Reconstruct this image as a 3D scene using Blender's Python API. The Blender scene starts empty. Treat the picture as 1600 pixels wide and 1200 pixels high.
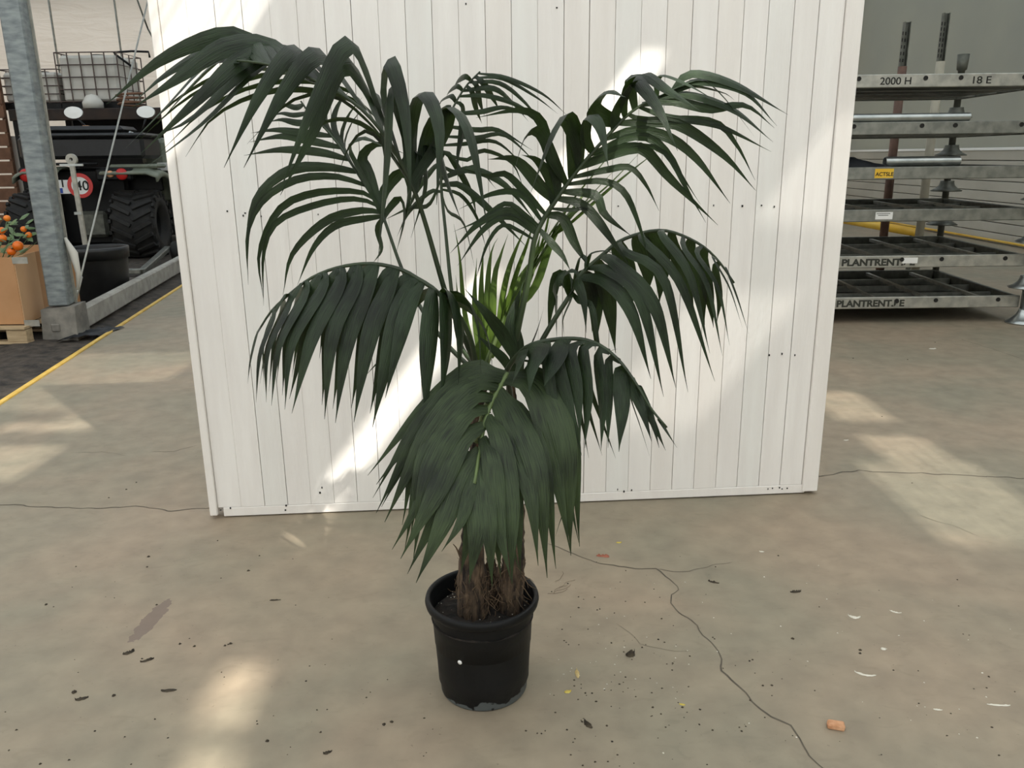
import bpy, math, random
from mathutils import Vector as V, Matrix, noise
random.seed(7)
SC = bpy.context.scene
COL = SC.collection
R = math.radians

# ---------------------------------------------------------------- camera
CAM_H, FPX, PITCH, ROLL = 1.5, 1267.0, R(15.7), R(-0.7)
cf = V((0, math.cos(PITCH), -math.sin(PITCH)))
_u0 = V((0, math.sin(PITCH), math.cos(PITCH)))
_r0 = V((1, 0, 0))
cr = _r0*math.cos(ROLL) + _u0*math.sin(ROLL)
cu = _u0*math.cos(ROLL) - _r0*math.sin(ROLL)
cam_d = bpy.data.cameras.new('camera')
cam = bpy.data.objects.new('camera', cam_d)
COL.objects.link(cam)
cam_d.sensor_width = 36
cam_d.lens = 36*FPX/1600
cam.matrix_world = Matrix(((cr.x, cu.x, -cf.x, 0), (cr.y, cu.y, -cf.y, 0), (cr.z, cu.z, -cf.z, CAM_H), (0, 0, 0, 1)))
SC.camera = cam
EYE = V((0, 0, CAM_H))

def ray(x, y): return cf + cr*((x-800)/FPX) - cu*((y-600)/FPX)
def fl(x, y, z=0.0):
    d = ray(x, y); return EYE + d*((z-CAM_H)/d.z)
def at(x, y, Y):
    d = ray(x, y); return EYE + d*(Y/d.y)

# ---------------------------------------------------------------- light
SC.view_settings.view_transform = 'Standard'
SC.view_settings.look = 'None'
SC.view_settings.gamma = 1
SC.view_settings.use_curve_mapping = False
SC.view_settings.exposure = 0.34
w = bpy.data.worlds.new('sky'); SC.world = w
w.use_nodes = True
w.node_tree.nodes['Background'].inputs[0].default_value = (0.97, 0.97, 0.93, 1)
w.node_tree.nodes['Background'].inputs[1].default_value = 1.0
KY = .85
SUN = V((0.761, -KY, 1.0)).normalized()
sd = bpy.data.lights.new('sun', 'SUN'); sd.energy = 6.6; sd.angle = R(0.75); sd.color = (1, .95, .86)
so = bpy.data.objects.new('sun', sd); COL.objects.link(so)
so.rotation_euler = SUN.to_track_quat('Z', 'Y').to_euler()
so.location = SUN*12

# ---------------------------------------------------------------- helpers
def tag(o, label=None, cat=None, group=None, kind=None):
    if label: o['label'] = label
    if cat: o['category'] = cat
    if group: o['group'] = group
    if kind: o['kind'] = kind
    return o

def empty(name, loc=(0, 0, 0), rz=0):
    o = bpy.data.objects.new(name, None); COL.objects.link(o)
    o.location = loc; o.rotation_euler = (0, 0, rz); o.empty_display_size = .1
    return o

class MB:
    def __init__(s): s.v = []; s.f = []; s.uv = None
    def add(s, vs, fs):
        n = len(s.v); s.v += [tuple(p) for p in vs]; s.f += [tuple(i+n for i in f) for f in fs]; return s
    def box(s, c, d, rot=None, bev=0.0):
        hx, hy, hz = d[0]/2, d[1]/2, d[2]/2
        c = V(c)
        if bev > 0:
            b = min(bev, hx*.9, hy*.9, hz*.9)
            vs = []
            for sz in (-1, 1):
                for sy in (-1, 1):
                    for sx in (-1, 1):
                        vs += [V((sx*(hx-b), sy*(hy-b), sz*hz)), V((sx*(hx-b), sy*hy, sz*(hz-b))), V((sx*hx, sy*(hy-b), sz*(hz-b)))]
            def I(sx, sy, sz, k): return ((sz > 0)*4+(sy > 0)*2+(sx > 0))*3+k
            fs = []
            for z in (-1, 1): fs.append([I(-1, -1, z, 0), I(1, -1, z, 0), I(1, 1, z, 0), I(-1, 1, z, 0)][::z])
            for y in (-1, 1): fs.append([I(-1, y, -1, 1), I(1, y, -1, 1), I(1, y, 1, 1), I(-1, y, 1, 1)][::-y])
            for x in (-1, 1): fs.append([I(x, -1, -1, 2), I(x, 1, -1, 2), I(x, 1, 1, 2), I(x, -1, 1, 2)][::x])
            for y in (-1, 1):
                for z in (-1, 1): fs.append([I(-1, y, z, 0), I(1, y, z, 0), I(1, y, z, 1), I(-1, y, z, 1)][::y*z])
            for x in (-1, 1):
                for z in (-1, 1): fs.append([I(x, -1, z, 0), I(x, -1, z, 2), I(x, 1, z, 2), I(x, 1, z, 0)][::x*z])
            for x in (-1, 1):
                for y in (-1, 1): fs.append([I(x, y, -1, 1), I(x, y, -1, 2), I(x, y, 1, 2), I(x, y, 1, 1)][::x*y])
            for x in (-1, 1):
                for y in (-1, 1):
                    for z in (-1, 1): fs.append([I(x, y, z, 0), I(x, y, z, 1), I(x, y, z, 2)][::x*y*z])
        else:
            vs = [V((sx*hx, sy*hy, sz*hz)) for sz in (-1, 1) for sy in (-1, 1) for sx in (-1, 1)]
            fs = [(0, 2, 3, 1), (4, 5, 7, 6), (0, 1, 5, 4), (2, 6, 7, 3), (0, 4, 6, 2), (1, 3, 7, 5)]
        if rot is not None: vs = [rot @ p for p in vs]
        return s.add([p+c for p in vs], fs)
    def bar(s, a, b, wd, ht, up=V((0, 0, 1)), bev=0.0):
        a, b = V(a), V(b); d = b-a; L = d.length; y = d.normalized()
        x = y.cross(up)
        if x.length < 1e-4: x = y.cross(V((1, 0, 0)))
        x.normalize(); z = x.cross(y)
        return s.box((a+b)/2, (wd, L, ht), Matrix((x, y, z)).transposed(), bev)
    def tube(s, pts, r, n=8, cap=True):
        pts = [V(p) for p in pts]; m = len(pts)
        rr = r if isinstance(r, (list, tuple)) else [r]*m
        vs = []; side = None
        for i, p in enumerate(pts):
            t = (pts[min(i+1, m-1)]-pts[max(i-1, 0)]).normalized()
            if side is None:
                side = t.cross(V((0, 0, 1)))
                if side.length < 1e-3: side = t.cross(V((1, 0, 0)))
            side = (side - t*side.dot(t)).normalized(); o = t.cross(side)
            for k in range(n):
                a = 2*math.pi*k/n
                vs.append(p + (side*math.cos(a)+o*math.sin(a))*rr[i])
        fs = [(i*n+k, i*n+(k+1) % n, (i+1)*n+(k+1) % n, (i+1)*n+k) for i in range(m-1) for k in range(n)]
        if cap: fs += [tuple(range(n))[::-1], tuple((m-1)*n+k for k in range(n))]
        return s.add(vs, fs)
    def lathe(s, prof, n=32, M=None):
        M = M or Matrix.Identity(4); vs = []
        for (r, z) in prof:
            for k in range(n):
                a = 2*math.pi*k/n; vs.append(M @ V((r*math.cos(a), r*math.sin(a), z)))
        m = len(prof)
        fs = [(i*n+k, i*n+(k+1) % n, (i+1)*n+(k+1) % n, (i+1)*n+k) for i in range(m-1) for k in range(n)]
        return s.add(vs, fs)
    def prism(s, poly, z0, z1):
        n = len(poly)
        vs = [(x, y, z0) for x, y in poly]+[(x, y, z1) for x, y in poly]
        fs = [tuple(range(n))[::-1], tuple(range(n, 2*n))]+[(k, (k+1) % n, n+(k+1) % n, n+k) for k in range(n)]
        return s.add(vs, fs)
    def build(s, name, mat, parent=None, smooth=False, loc=None):
        me = bpy.data.meshes.new(name); 
        vs = s.v
        if loc is not None: vs = [(x-loc[0], y-loc[1], z-loc[2]) for x, y, z in vs]
        me.from_pydata(vs, [], s.f); me.update()
        if s.uv:
            uvl = me.uv_layers.new(name='UVMap')
            for lp in me.loops: uvl.data[lp.index].uv = s.uv[lp.vertex_index]
        if smooth:
            for p in me.polygons: p.use_smooth = True
        if mat: me.materials.append(mat)
        o = bpy.data.objects.new(name, me); COL.objects.link(o)
        if loc is not None: o.location = loc
        if parent: o.parent = parent
        return o

def catmull(pts, n):
    pts = [V(p) for p in pts]
    P = [pts[0]*2-pts[1]]+pts+[pts[-1]*2-pts[-2]]
    L = [0]
    for i in range(1, len(pts)): L.append(L[-1]+(pts[i]-pts[i-1]).length)
    out = []
    for k in range(n):
        d = L[-1]*k/(n-1); i = 0
        while i < len(pts)-2 and d > L[i+1]: i += 1
        t = (d-L[i])/max(1e-9, L[i+1]-L[i]); t = min(1, max(0, t))
        a, b, c, e = P[i], P[i+1], P[i+2], P[i+3]
        out.append(.5*((2*b)+(c-a)*t+(2*a-5*b+4*c-e)*t*t+(3*b-a-3*c+e)*t**3))
    return out

# ---------------------------------------------------------------- materials
def newmat(name):
    m = bpy.data.materials.new(name); m.use_nodes = True
    return m, m.node_tree.nodes, m.node_tree.links, m.node_tree.nodes['Principled BSDF']

def srgb(h):
    c = [int(h[i:i+2], 16)/255 for i in (0, 2, 4)]
    return tuple((x/12.92 if x <= .04045 else ((x+.055)/1.055)**2.4) for x in c)+(1,)

def mat(name, c1, c2=None, scale=8, rough=.6, metal=0, bump=0, bscale=None, detail=5, stretch=None, spec=None, ramp=(.35, .65)):
    m, N, L, B = newmat(name)
    B.inputs['Roughness'].default_value = rough; B.inputs['Metallic'].default_value = metal
    if spec is not None: B.inputs['Specular IOR Level'].default_value = spec
    c1 = srgb(c1); B.inputs['Base Color'].default_value = c1
    tc = N.new('ShaderNodeTexCoord'); src = tc.outputs['Object']
    if stretch:
        mp = N.new('ShaderNodeMapping'); mp.inputs['Scale'].default_value = stretch
        L.new(src, mp.inputs[0]); src = mp.outputs[0]
    if c2:
        nz = N.new('ShaderNodeTexNoise'); nz.inputs['Scale'].default_value = scale; nz.inputs['Detail'].default_value = detail
        rp = N.new('ShaderNodeValToRGB'); rp.color_ramp.elements[0].position = ramp[0]; rp.color_ramp.elements[1].position = ramp[1]
        rp.color_ramp.elements[0].color = c1; rp.color_ramp.elements[1].color = srgb(c2)
        L.new(src, nz.inputs['Vector']); L.new(nz.outputs['Fac'], rp.inputs[0]); L.new(rp.outputs[0], B.inputs['Base Color'])
    if bump:
        nb = N.new('ShaderNodeTexNoise'); nb.inputs['Scale'].default_value = bscale or scale*3; nb.inputs['Detail'].default_value = 6
        bp = N.new('ShaderNodeBump'); bp.inputs['Strength'].default_value = bump; bp.inputs['Distance'].default_value = .01
        L.new(src, nb.inputs['Vector']); L.new(nb.outputs['Fac'], bp.inputs['Height']); L.new(bp.outputs[0], B.inputs['Normal'])
    return m

M = {}
M['paint'] = mat('white_paint', 'e9e5e0', 'f0ede8', 3, .42, bump=.12, bscale=20, stretch=(6, 6, .6))
M['paint2'] = mat('white_paint_warm', 'e8e3dd', 'eeeae4', 2.5, .45, bump=.12, bscale=20, stretch=(6, 6, .6))
M['paint3'] = mat('white_paint_cool', 'e6e3de', 'ecebe6', 2.5, .4, bump=.12, bscale=20, stretch=(6, 6, .6))
M['gapback'] = mat('shadow_gap', 'c6c2bb', None, rough=.9)
M['galv'] = mat('galvanised', '7a7c76', '92938b', 14, .42, .75, bump=.08)
M['galv_light'] = mat('galvanised_light', '9a9a92', 'b4b2a8', 14, .4, .6, bump=.08)
M['galv_post'] = mat('galvanised_post', '70777a', '929a99', 9, .5, .35, bump=.15, bscale=30, stretch=(1, 1, 3))
M['galv_dark'] = mat('galvanised_dark', '55574f', '6a6b62', 14, .5, .5)
M['rust'] = mat('brown_steel', '5e4a40', '75594b', 10, .6, .3)
M['blackplastic'] = mat('black_plastic', '131415', '1c1d1e', 12, .45, bump=.06, bscale=60)
M['rubber'] = mat('tyre_rubber', '161616', '23221f', 10, .8, bump=.2)
M['blackpaint'] = mat('black_panel', '08090a', '111213', 5, .5, spec=.3)
M['concrete_block'] = mat('concrete_block', '6b6862', '8a867d', 9, .85, bump=.3)
M['yellow'] = mat('yellow_paint', 'c9a243', 'd8b65c', 9, .5)
M['yellow_pipe'] = mat('yellow_pipe', 'd3a52c', 'ddb648', 4, .4)
M['card'] = mat('cardboard', 'a97c52', 'b98c62', 2.5, .85, bump=.05)
M['card_lit'] = mat('cardboard_lit_face', 'c79f74', 'd1a981', 2.5, .85)  # lighter cardboard copy, paints the brighter light on the angled face
M['wood'] = mat('pale_wood', 'a89270', 'bda684', 6, .8, stretch=(1, 6, 6), bump=.1)
M['wood_dark'] = mat('brown_wood', '6b4c38', '7e5a43', 6, .8, bump=.1)
M['white'] = mat('white_plain', 'e4e4e0', None, rough=.5)
M['red'] = mat('red_lens', 'c22a26', None, rough=.25)
M['amber'] = mat('amber_lens', 'd9a27a', None, rough=.25)
M['blue'] = mat('blue_print', '23469b', None, rough=.5)
M['black'] = mat('black_ink', '15140f', None, rough=.7)
M['stencil'] = mat('stencil_ink', '35362f', None, rough=.8)
M['khaki'] = mat('khaki_plastic', '6e7466', '7e8474', 5, .5)
M['tank'] = mat('tank_plastic', 'c2bfb4', 'd2cfc5', 3, .5)
M['cage'] = mat('cage_steel', '5c504b', '6b5d55', 9, .6, .5)
M['pot'] = mat('pot_plastic', '0c0d0e', '151617', 5, .5, bump=.05, bscale=80, spec=.25)
M['soil'] = mat('soil', '0f0d0b', '2b241e', 30, .95, bump=.9, bscale=60)
M['fibre'] = mat('fibrous_bark', '1d1611', '64523f', 22, .9, bump=.9, bscale=60, stretch=(3, 3, .5))
M['root'] = mat('root', '3e3024', '6a5742', 20, .9)
M['orange'] = mat('orange_fruit', 'e06a12', 'ef8420', 6, .35)
M['plantleaf'] = mat('fruit_plant_leaf', '47603a', '6b8457', 6, .45)
M['tarp'] = mat('dark_cloth', '0e1013', '1a1d22', 8, .6, bump=.4, bscale=12)
M['brick'] = mat('orange_brick', 'b98560', 'cfa07b', 40, .9, bump=.4)
M['clod'] = mat('dirt_clod', '2a241c', '4a4133', 30, .95, bump=.6)
M['whitebit'] = mat('white_scrap', 'c9c4b4', 'd9d5c8', 30, .8)
M['yellowbit'] = mat('yellow_leaf_bit', 'b8a043', 'c9ba5f', 30, .7)
M['redleaf'] = mat('dried_red_leaf', '8a4a35', 'a0614a', 30, .6)
M['tan'] = mat('straw_bit', 'b39b66', 'c4b07c', 30, .8)
M['sleeve'] = mat('pale_sleeve', 'a39d8b', 'b0aa98', 8, .6)
M['sticker_y'] = mat('yellow_sticker', 'dfb12b', 'e5bd3c', 8, .5)
M['mirror'] = mat('mirror_glass', 'd5d8d6', None, rough=.25, metal=.6)
M['asph'] = mat('dark_earth', '1f1b18', '4e463d', 12, .9, bump=.9, bscale=26, ramp=(.3, .7))
M['asph_far'] = mat('far_ground', '5b5349', '746a5c', 2, .9, bump=.2)
M['chrome'] = mat('shiny_galvanised', 'a3a9a8', 'b8bdbb', 10, .28, .85)

def leaf_mat(name, c1, c2, rough=.42, trans=.12):
    m, N, L, B = newmat(name)
    tc = N.new('ShaderNodeTexCoord')
    mp = N.new('ShaderNodeMapping'); mp.inputs['Scale'].default_value = (26, 1.2, 1)
    nz = N.new('ShaderNodeTexNoise'); nz.inputs['Scale'].default_value = 1.0; nz.inputs['Detail'].default_value = 3
    L.new(tc.outputs['UV'], mp.inputs[0]); L.new(mp.outputs[0], nz.inputs['Vector'])
    n2 = N.new('ShaderNodeTexNoise'); n2.inputs['Scale'].default_value = 9; L.new(tc.outputs['Object'], n2.inputs['Vector'])
    ad = N.new('ShaderNodeMath'); ad.operation = 'ADD'; L.new(nz.outputs['Fac'], ad.inputs[0]); L.new(n2.outputs['Fac'], ad.inputs[1])
    rp = N.new('ShaderNodeValToRGB'); rp.color_ramp.elements[0].position = .40; rp.color_ramp.elements[1].position = .60
    hf = N.new('ShaderNodeMath'); hf.operation = 'MULTIPLY'; hf.inputs[1].default_value = .5; L.new(ad.outputs[0], hf.inputs[0])
    rp.color_ramp.elements[0].color = srgb(c1); rp.color_ramp.elements[1].color = srgb(c2)
    L.new(hf.outputs[0], rp.inputs[0]); L.new(rp.outputs[0], B.inputs['Base Color'])
    B.inputs['Roughness'].default_value = rough; B.inputs['Specular IOR Level'].default_value = .32
    bp = N.new('ShaderNodeBump'); bp.inputs['Strength'].default_value = .6; bp.inputs['Distance'].default_value = .003
    L.new(nz.outputs['Fac'], bp.inputs['Height']); L.new(bp.outputs[0], B.inputs['Normal'])
    tr = N.new('ShaderNodeBsdfTranslucent'); tr.inputs[0].default_value = (.12, .22, .03, 1)
    mx = N.new('ShaderNodeMixShader'); mx.inputs[0].default_value = trans
    L.new(B.outputs[0], mx.inputs[1]); L.new(tr.outputs[0], mx.inputs[2]); L.new(mx.outputs[0], N['Material Output'].inputs[0])
    return m
M['leaf'] = leaf_mat('palm_leaf', '0c150c', '2b3b26', trans=.07)
M['leaf_front'] = leaf_mat('palm_leaf_front', '121c0e', '38472a', trans=.08)
M['leaf_young'] = leaf_mat('palm_leaf_young', '2e4016', '4c6123', trans=.22)
M['rachis'] = mat('palm_rachis', '1f2b18', '2f3e23', 10, .45)
M['rachis_l'] = mat('palm_rachis_pale', '47582f', '5a6b3d', 10, .5)

# concrete floor
def floor_mat():
    m, N, L, B = newmat('worn_concrete')
    B.inputs['Roughness'].default_value = .62
    tc = N.new('ShaderNodeTexCoord'); O = tc.outputs['Object']
    def noise_(s, d, st=None, dist=0):
        n = N.new('ShaderNodeTexNoise'); n.inputs['Scale'].default_value = s; n.inputs['Detail'].default_value = d
        n.inputs['Distortion'].default_value = dist
        if st:
            mp = N.new('ShaderNodeMapping'); mp.inputs['Scale'].default_value = st; L.new(O, mp.inputs[0]); L.new(mp.outputs[0], n.inputs['Vector'])
        else: L.new(O, n.inputs['Vector'])
        return n.outputs['Fac']
    def ramp(f, a, b, ca, cb):
        r = N.new('ShaderNodeValToRGB'); r.color_ramp.elements[0].position = a; r.color_ramp.elements[1].position = b
        r.color_ramp.elements[0].color = ca; r.color_ramp.elements[1].color = cb; L.new(f, r.inputs[0]); return r.outputs[0]
    def mix(f, a, b, mode='MIX'):
        x = N.new('ShaderNodeMix'); x.data_type = 'RGBA'; x.blend_type = mode
        if isinstance(f, float): x.inputs[0].default_value = f
        else: L.new(f, x.inputs[0])
        for s_, q in ((6, a), (7, b)):
            if isinstance(q, tuple): x.inputs[s_].default_value = q
            else: L.new(q, x.inputs[s_])
        return x.outputs[2]
    base = ramp(noise_(1.1, 8, dist=.4), .38, .64, srgb('88816f'), srgb('988874'))
    fine = ramp(noise_(9, 9), .3, .7, (.84, .84, .84, 1), (1.08, 1.08, 1.07, 1))
    c = mix(1.0, base, fine, 'MULTIPLY')
    scr = ramp(noise_(6, 8, (1.6, 3, 1), 1.5), .56, .75, (1, 1, 1, 1), (.9, .9, .89, 1))
    c = mix(1.0, c, scr, 'MULTIPLY')
    speck = ramp(noise_(70, 3), .26, .30, (.55, .53, .5, 1), (1, 1, 1, 1))
    c = mix(.6, c, mix(1.0, c, speck, 'MULTIPLY'))
    # reddish scuff stain
    a, b = fl(206, 1003), fl(264, 937)
    d = b-a; Ls = d.length; an = math.atan2(d.y, d.x)
    mp = N.new('ShaderNodeMapping'); mp.vector_type = 'TEXTURE'
    mp.inputs['Location'].default_value = ((a+b)/2)[:]; mp.inputs['Rotation'].default_value = (0, 0, an)
    mp.inputs['Scale'].default_value = (Ls*.52, .032, 1)
    L.new(O, mp.inputs[0])
    ln = N.new('ShaderNodeVectorMath'); ln.operation = 'LENGTH'; L.new(mp.outputs[0], ln.inputs[0])
    nn = noise_(38, 4)
    s1 = N.new('ShaderNodeMath'); s1.operation = 'MULTIPLY_ADD'; L.new(nn, s1.inputs[0]); s1.inputs[1].default_value = 1.0; L.new(ln.outputs['Value'], s1.inputs[2])
    st = ramp(s1.outputs[0], 0.0, 1.0, (1, 1, 1, 1), (1, 1, 1, 1))
    lt = N.new('ShaderNodeMath'); lt.operation = 'LESS_THAN'; L.new(s1.outputs[0], lt.inputs[0]); lt.inputs[1].default_value = 1.45
    f2 = N.new('ShaderNodeMath'); f2.operation = 'MULTIPLY'; L.new(lt.outputs[0], f2.inputs[0]); f2.inputs[1].default_value = .75
    c = mix(f2.outputs[0], c, srgb('6f5f56'))
    L.new(c, B.inputs['Base Color'])
    bp = N.new('ShaderNodeBump'); bp.inputs['Strength'].default_value = .18; bp.inputs['Distance'].default_value = .004
    L.new(noise_(26, 8), bp.inputs['Height']); L.new(bp.outputs[0], B.inputs['Normal'])
    return m
M['concrete'] = floor_mat()

def film_mat():
    m, N, L, B = newmat('plastic_film')
    tc = N.new('ShaderNodeTexCoord')
    mp = N.new('ShaderNodeMapping'); mp.inputs['Rotation'].default_value = (0, R(-25), 0); mp.inputs['Scale'].default_value = (.5, 1, 2.2)
    L.new(tc.outputs['Object'], mp.inputs[0])
    nz = N.new('ShaderNodeTexNoise'); nz.inputs['Scale'].default_value = 2.2; nz.inputs['Detail'].default_value = 7; nz.inputs['Distortion'].default_value = 1.2
    L.new(mp.outputs[0], nz.inputs['Vector'])
    bp = N.new('ShaderNodeBump'); bp.inputs['Strength'].default_value = 1; bp.inputs['Distance'].default_value = .12
    L.new(nz.outputs['Fac'], bp.inputs['Height']); L.new(bp.outputs[0], B.inputs['Normal'])
    B.inputs['Base Color'].default_value = srgb('c9c4b8'); B.inputs['Roughness'].default_value = .35
    tr = N.new('ShaderNodeBsdfTranslucent'); tr.inputs[0].default_value = srgb('f0e2d2')
    mx = N.new('ShaderNodeMixShader'); mx.inputs[0].default_value = .6
    L.new(B.outputs[0], mx.inputs[1]); L.new(tr.outputs[0], mx.inputs[2]); L.new(mx.outputs[0], N['Material Output'].inputs[0])
    return m
M['film'] = film_mat()
M['wp0'] = mat('grey_green_sheet', '7f827c', '8f9083', .5, .3, bump=.1, bscale=.8, detail=3)
m = M['wallplastic'] = M['wp0']; N = m.node_tree.nodes; L = m.node_tree.links
tr = N.new('ShaderNodeBsdfTranslucent'); tr.inputs[0].default_value = srgb('76776c'); mx = N.new('ShaderNodeMixShader'); mx.inputs[0].default_value = .35
L.new(N['Principled BSDF'].outputs[0], mx.inputs[1]); L.new(tr.outputs[0], mx.inputs[2]); L.new(mx.outputs[0], N['Material Output'].inputs[0])
M['wallboard'] = mat('wall_board', 'a3a094', 'aeab9f', 1.2, .55)

def screen_mat(tf=.5, nm='roof_shade_screen'):
    m, N, L, B = newmat(nm)
    B.inputs['Base Color'].default_value = (.78, .8, .83, 1); B.inputs['Roughness'].default_value = 1
    tr = N.new('ShaderNodeBsdfTranslucent'); tr.inputs[0].default_value = (.87, .93, 1, 1)
    mx = N.new('ShaderNodeMixShader'); mx.inputs[0].default_value = tf
    L.new(B.outputs[0], mx.inputs[1]); L.new(tr.outputs[0], mx.inputs[2]); L.new(mx.outputs[0], N['Material Output'].inputs[0])
    return m
M['screen'] = screen_mat()
M['screen2'] = screen_mat(.5, 'rear_shade_screen')  # unseen rear roof section, split off to control light at the far end

# ---------------------------------------------------------------- structure: ceiling, unseen gaps between its screens shaped to cast the sun patches
ROOF = 5.2
holes = []                       # (x0, x1, y0, y1) at roof height
def slot(x0, x1, y0, y1, frac=1.0, pitch=.1):  # partial frac cuts invented rows of fine slits to weaken a sun patch
    if frac >= 1: holes.append((x0, x1, y0, y1)); return
    n = max(1, round((x1-x0)/pitch)); p = (x1-x0)/n
    for i in range(n):
        c = x0+(i+.5)*p; holes.append((c-p*frac/2, c+p*frac/2, y0, y1))
def ry(y, z): return y-KY*(ROOF-z)
def rx(x, z=0): return x+.761*(ROOF-z)
slot(rx(-.92), rx(-.81), ry(3.0, 0), ry(3.37, 1.87))
slot(rx(-.885), rx(-.765), ry(1.88, 0), ry(2.17, 0))
slot(rx(-.85), rx(-.73), ry(1.58, 0), ry(1.80, 0))
slot(rx(1.72), rx(2.28), ry(2.9, 0), ry(3.8, 0), .42, .06)
slot(rx(1.90), rx(2.22), ry(3.8, 0), ry(5.05, 0), .5, .06)
slot(4.02, 4.50, ry(3.37, .35), ry(3.37, 1.7), .13, .04)
slot(1.22, 1.50, ry(3.3, 1.3), ry(3.3, 2.4), .33, .05)
slot(rx(-3.0), rx(-2.45), ry(3.7, 0), ry(4.6, 0), .5, .06)
slot(rx(-3.5), rx(-2.45), ry(4.85, 0), ry(6.4, 0), .28, .05)
CS = 6.6
X0, X1, Y0_, Y1_ = -16, 13, -9.0, CS
cm_ = MB(); xs = sorted({X0, X1} | {h[0] for h in holes} | {h[1] for h in holes})
for xa_, xb_ in zip(xs[:-1], xs[1:]):
    if xb_-xa_ < 1e-5: continue
    m_ = (xa_+xb_)/2; y = Y0_
    for h in sorted([h for h in holes if h[0] < m_ < h[1]], key=lambda h: h[2])+[(0, 0, Y1_, 99)]:
        if h[2] > y: cm_.add([(xa_, y, 0), (xb_, y, 0), (xb_, h[2], 0), (xa_, h[2], 0)], [(0, 1, 2, 3)])
        y = max(y, h[3])
ceil = cm_.build('ceiling', M['screen']); ceil.location = (0, 0, ROOF); tag(ceil, kind='structure')
c2 = MB().box((-1.5, (CS+27)/2, .02), (29, 27-CS, .04)).build('ceiling', M['screen2']); c2.location = (0, 0, ROOF); tag(c2, kind='structure')
for k in range(7):
    b = MB().box((-1.5, -5.2+k*5.2-.02, ROOF-.09), (29, .12, .16)).build('roof_beam', M['galv'], None)
    b.parent = ceil; b.location = (0, 0, -ROOF)

# floor (concrete) and the earth strip beyond the yellow kerb
KA, KB = fl(37, 607), fl(281, 449)
kd = (KB-KA).normalized()
def kx(y): return KA.x + kd.x/kd.y*(y-KA.y)
fm = MB(); fm.prism([(kx(-6.9), -6.9), (8.6, -6.9), (8.6, 25), (kx(25), 25)], -.12, 0)
floor = fm.build('floor', M['concrete']); tag(floor, kind='structure')
gm = MB(); gm.prism([(-15.5, -6.9), (kx(-6.9), -6.9), (kx(25), 25), (-15.5, 25)], -.15, -.03)
g = gm.build('floor', M['asph']); tag(g, kind='structure')
# subdivided bumpy earth near the kerb
em = MB(); nx, ny = 24, 70
vs = []
for j in range(ny+1):
    y = 4.0+j*.14
    for i in range(nx+1):
        u = i/nx; x = kx(y)-.03-u*2.2
        h = .02+.035*noise.noise(V((x*3, y*3, 0)))+.02*noise.noise(V((x*11, y*11, 3)))
        vs.append((x, y, -.03+max(0, h)*min(1, u*8)))
fs = [(j*(nx+1)+i, j*(nx+1)+i+1, (j+1)*(nx+1)+i+1, (j+1)*(nx+1)+i) for j in range(ny) for i in range(nx)]
em.add(vs, [f[::-1] for f in fs]); e = em.build('bare_earth', M['asph'], g, smooth=True)
km = MB(); a = KA-kd*11; b = KA+kd*17
km.bar((a.x, a.y, .0), (b.x, b.y, .0), .035, .03, bev=.005)
kerb = km.build('trim_1', M['yellow']); tag(kerb, kind='structure')

def ribbon(pxs, wd, z=.0012):
    P = [fl(x, y) for x, y in pxs]; Q = []
    for i in range(len(P)-1):
        n = max(2, int((P[i+1]-P[i]).length/.02))
        for k in range(n):
            q = P[i].lerp(P[i+1], k/n); j = .011
            Q.append(q+V((noise.noise(q*14)*j*1.6, noise.noise(q*14+V((9, 9, 9)))*j*1.6, 0))+V((random.uniform(-1, 1), random.uniform(-1, 1), 0))*.0015)
    Q.append(P[-1]); mb = MB(); vs = []; fs = []
    for i, q in enumerate(Q):
        t = (Q[min(i+1, len(Q)-1)]-Q[max(i-1, 0)]).normalized(); s = V((-t.y, t.x, 0))
        ww = wd*(.35+.65*abs(noise.noise(q*9)+.4))
        if i in (0, len(Q)-1): ww = .0003
        vs += [q+s*ww/2+V((0, 0, z)), q-s*ww/2+V((0, 0, z))]
        if i: fs.append((2*i-2, 2*i-1, 2*i+1, 2*i))
    return mb.add(vs, fs)
M['crack'] = mat('crack_dark', '514b42', '635c50', 20, .95)
for pxs, wd in [
    ([(-20, 788), (60, 792), (150, 795), (210, 791), (270, 798), (328, 794), (420, 790), (600, 775)], .009),
    ([(110, 708), (160, 706), (200, 713)], .004), ([(235, 706), (270, 706), (308, 696)], .005),
    ([(1180, 748), (1285, 744), (1340, 735), (1400, 738), (1500, 742), (1610, 748)], .011),
    ([(856, 850), (890, 863), (940, 880), (965, 886), (1023, 890), (1050, 906), (1056, 921), (1050, 942), (1066, 961), (1095, 980), (1108, 1005), (1127, 1028), (1130, 1050), (1155, 1075), (1185, 1100), (1202, 1122), (1232, 1136), (1252, 1166), (1280, 1192), (1300, 1215)], .006),
    ([(1023, 890), (1075, 892), (1145, 878)], .0025), ([(965, 975), (1000, 1005), (1040, 1017), (1080, 1018)], .0025),
    ([(1435, 805), (1480, 820), (1530, 838)], .003), ([(1500, 530), (1550, 545), (1600, 562)], .006)]:
    ribbon(pxs, wd).build('crack', M['crack'], floor)

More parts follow.
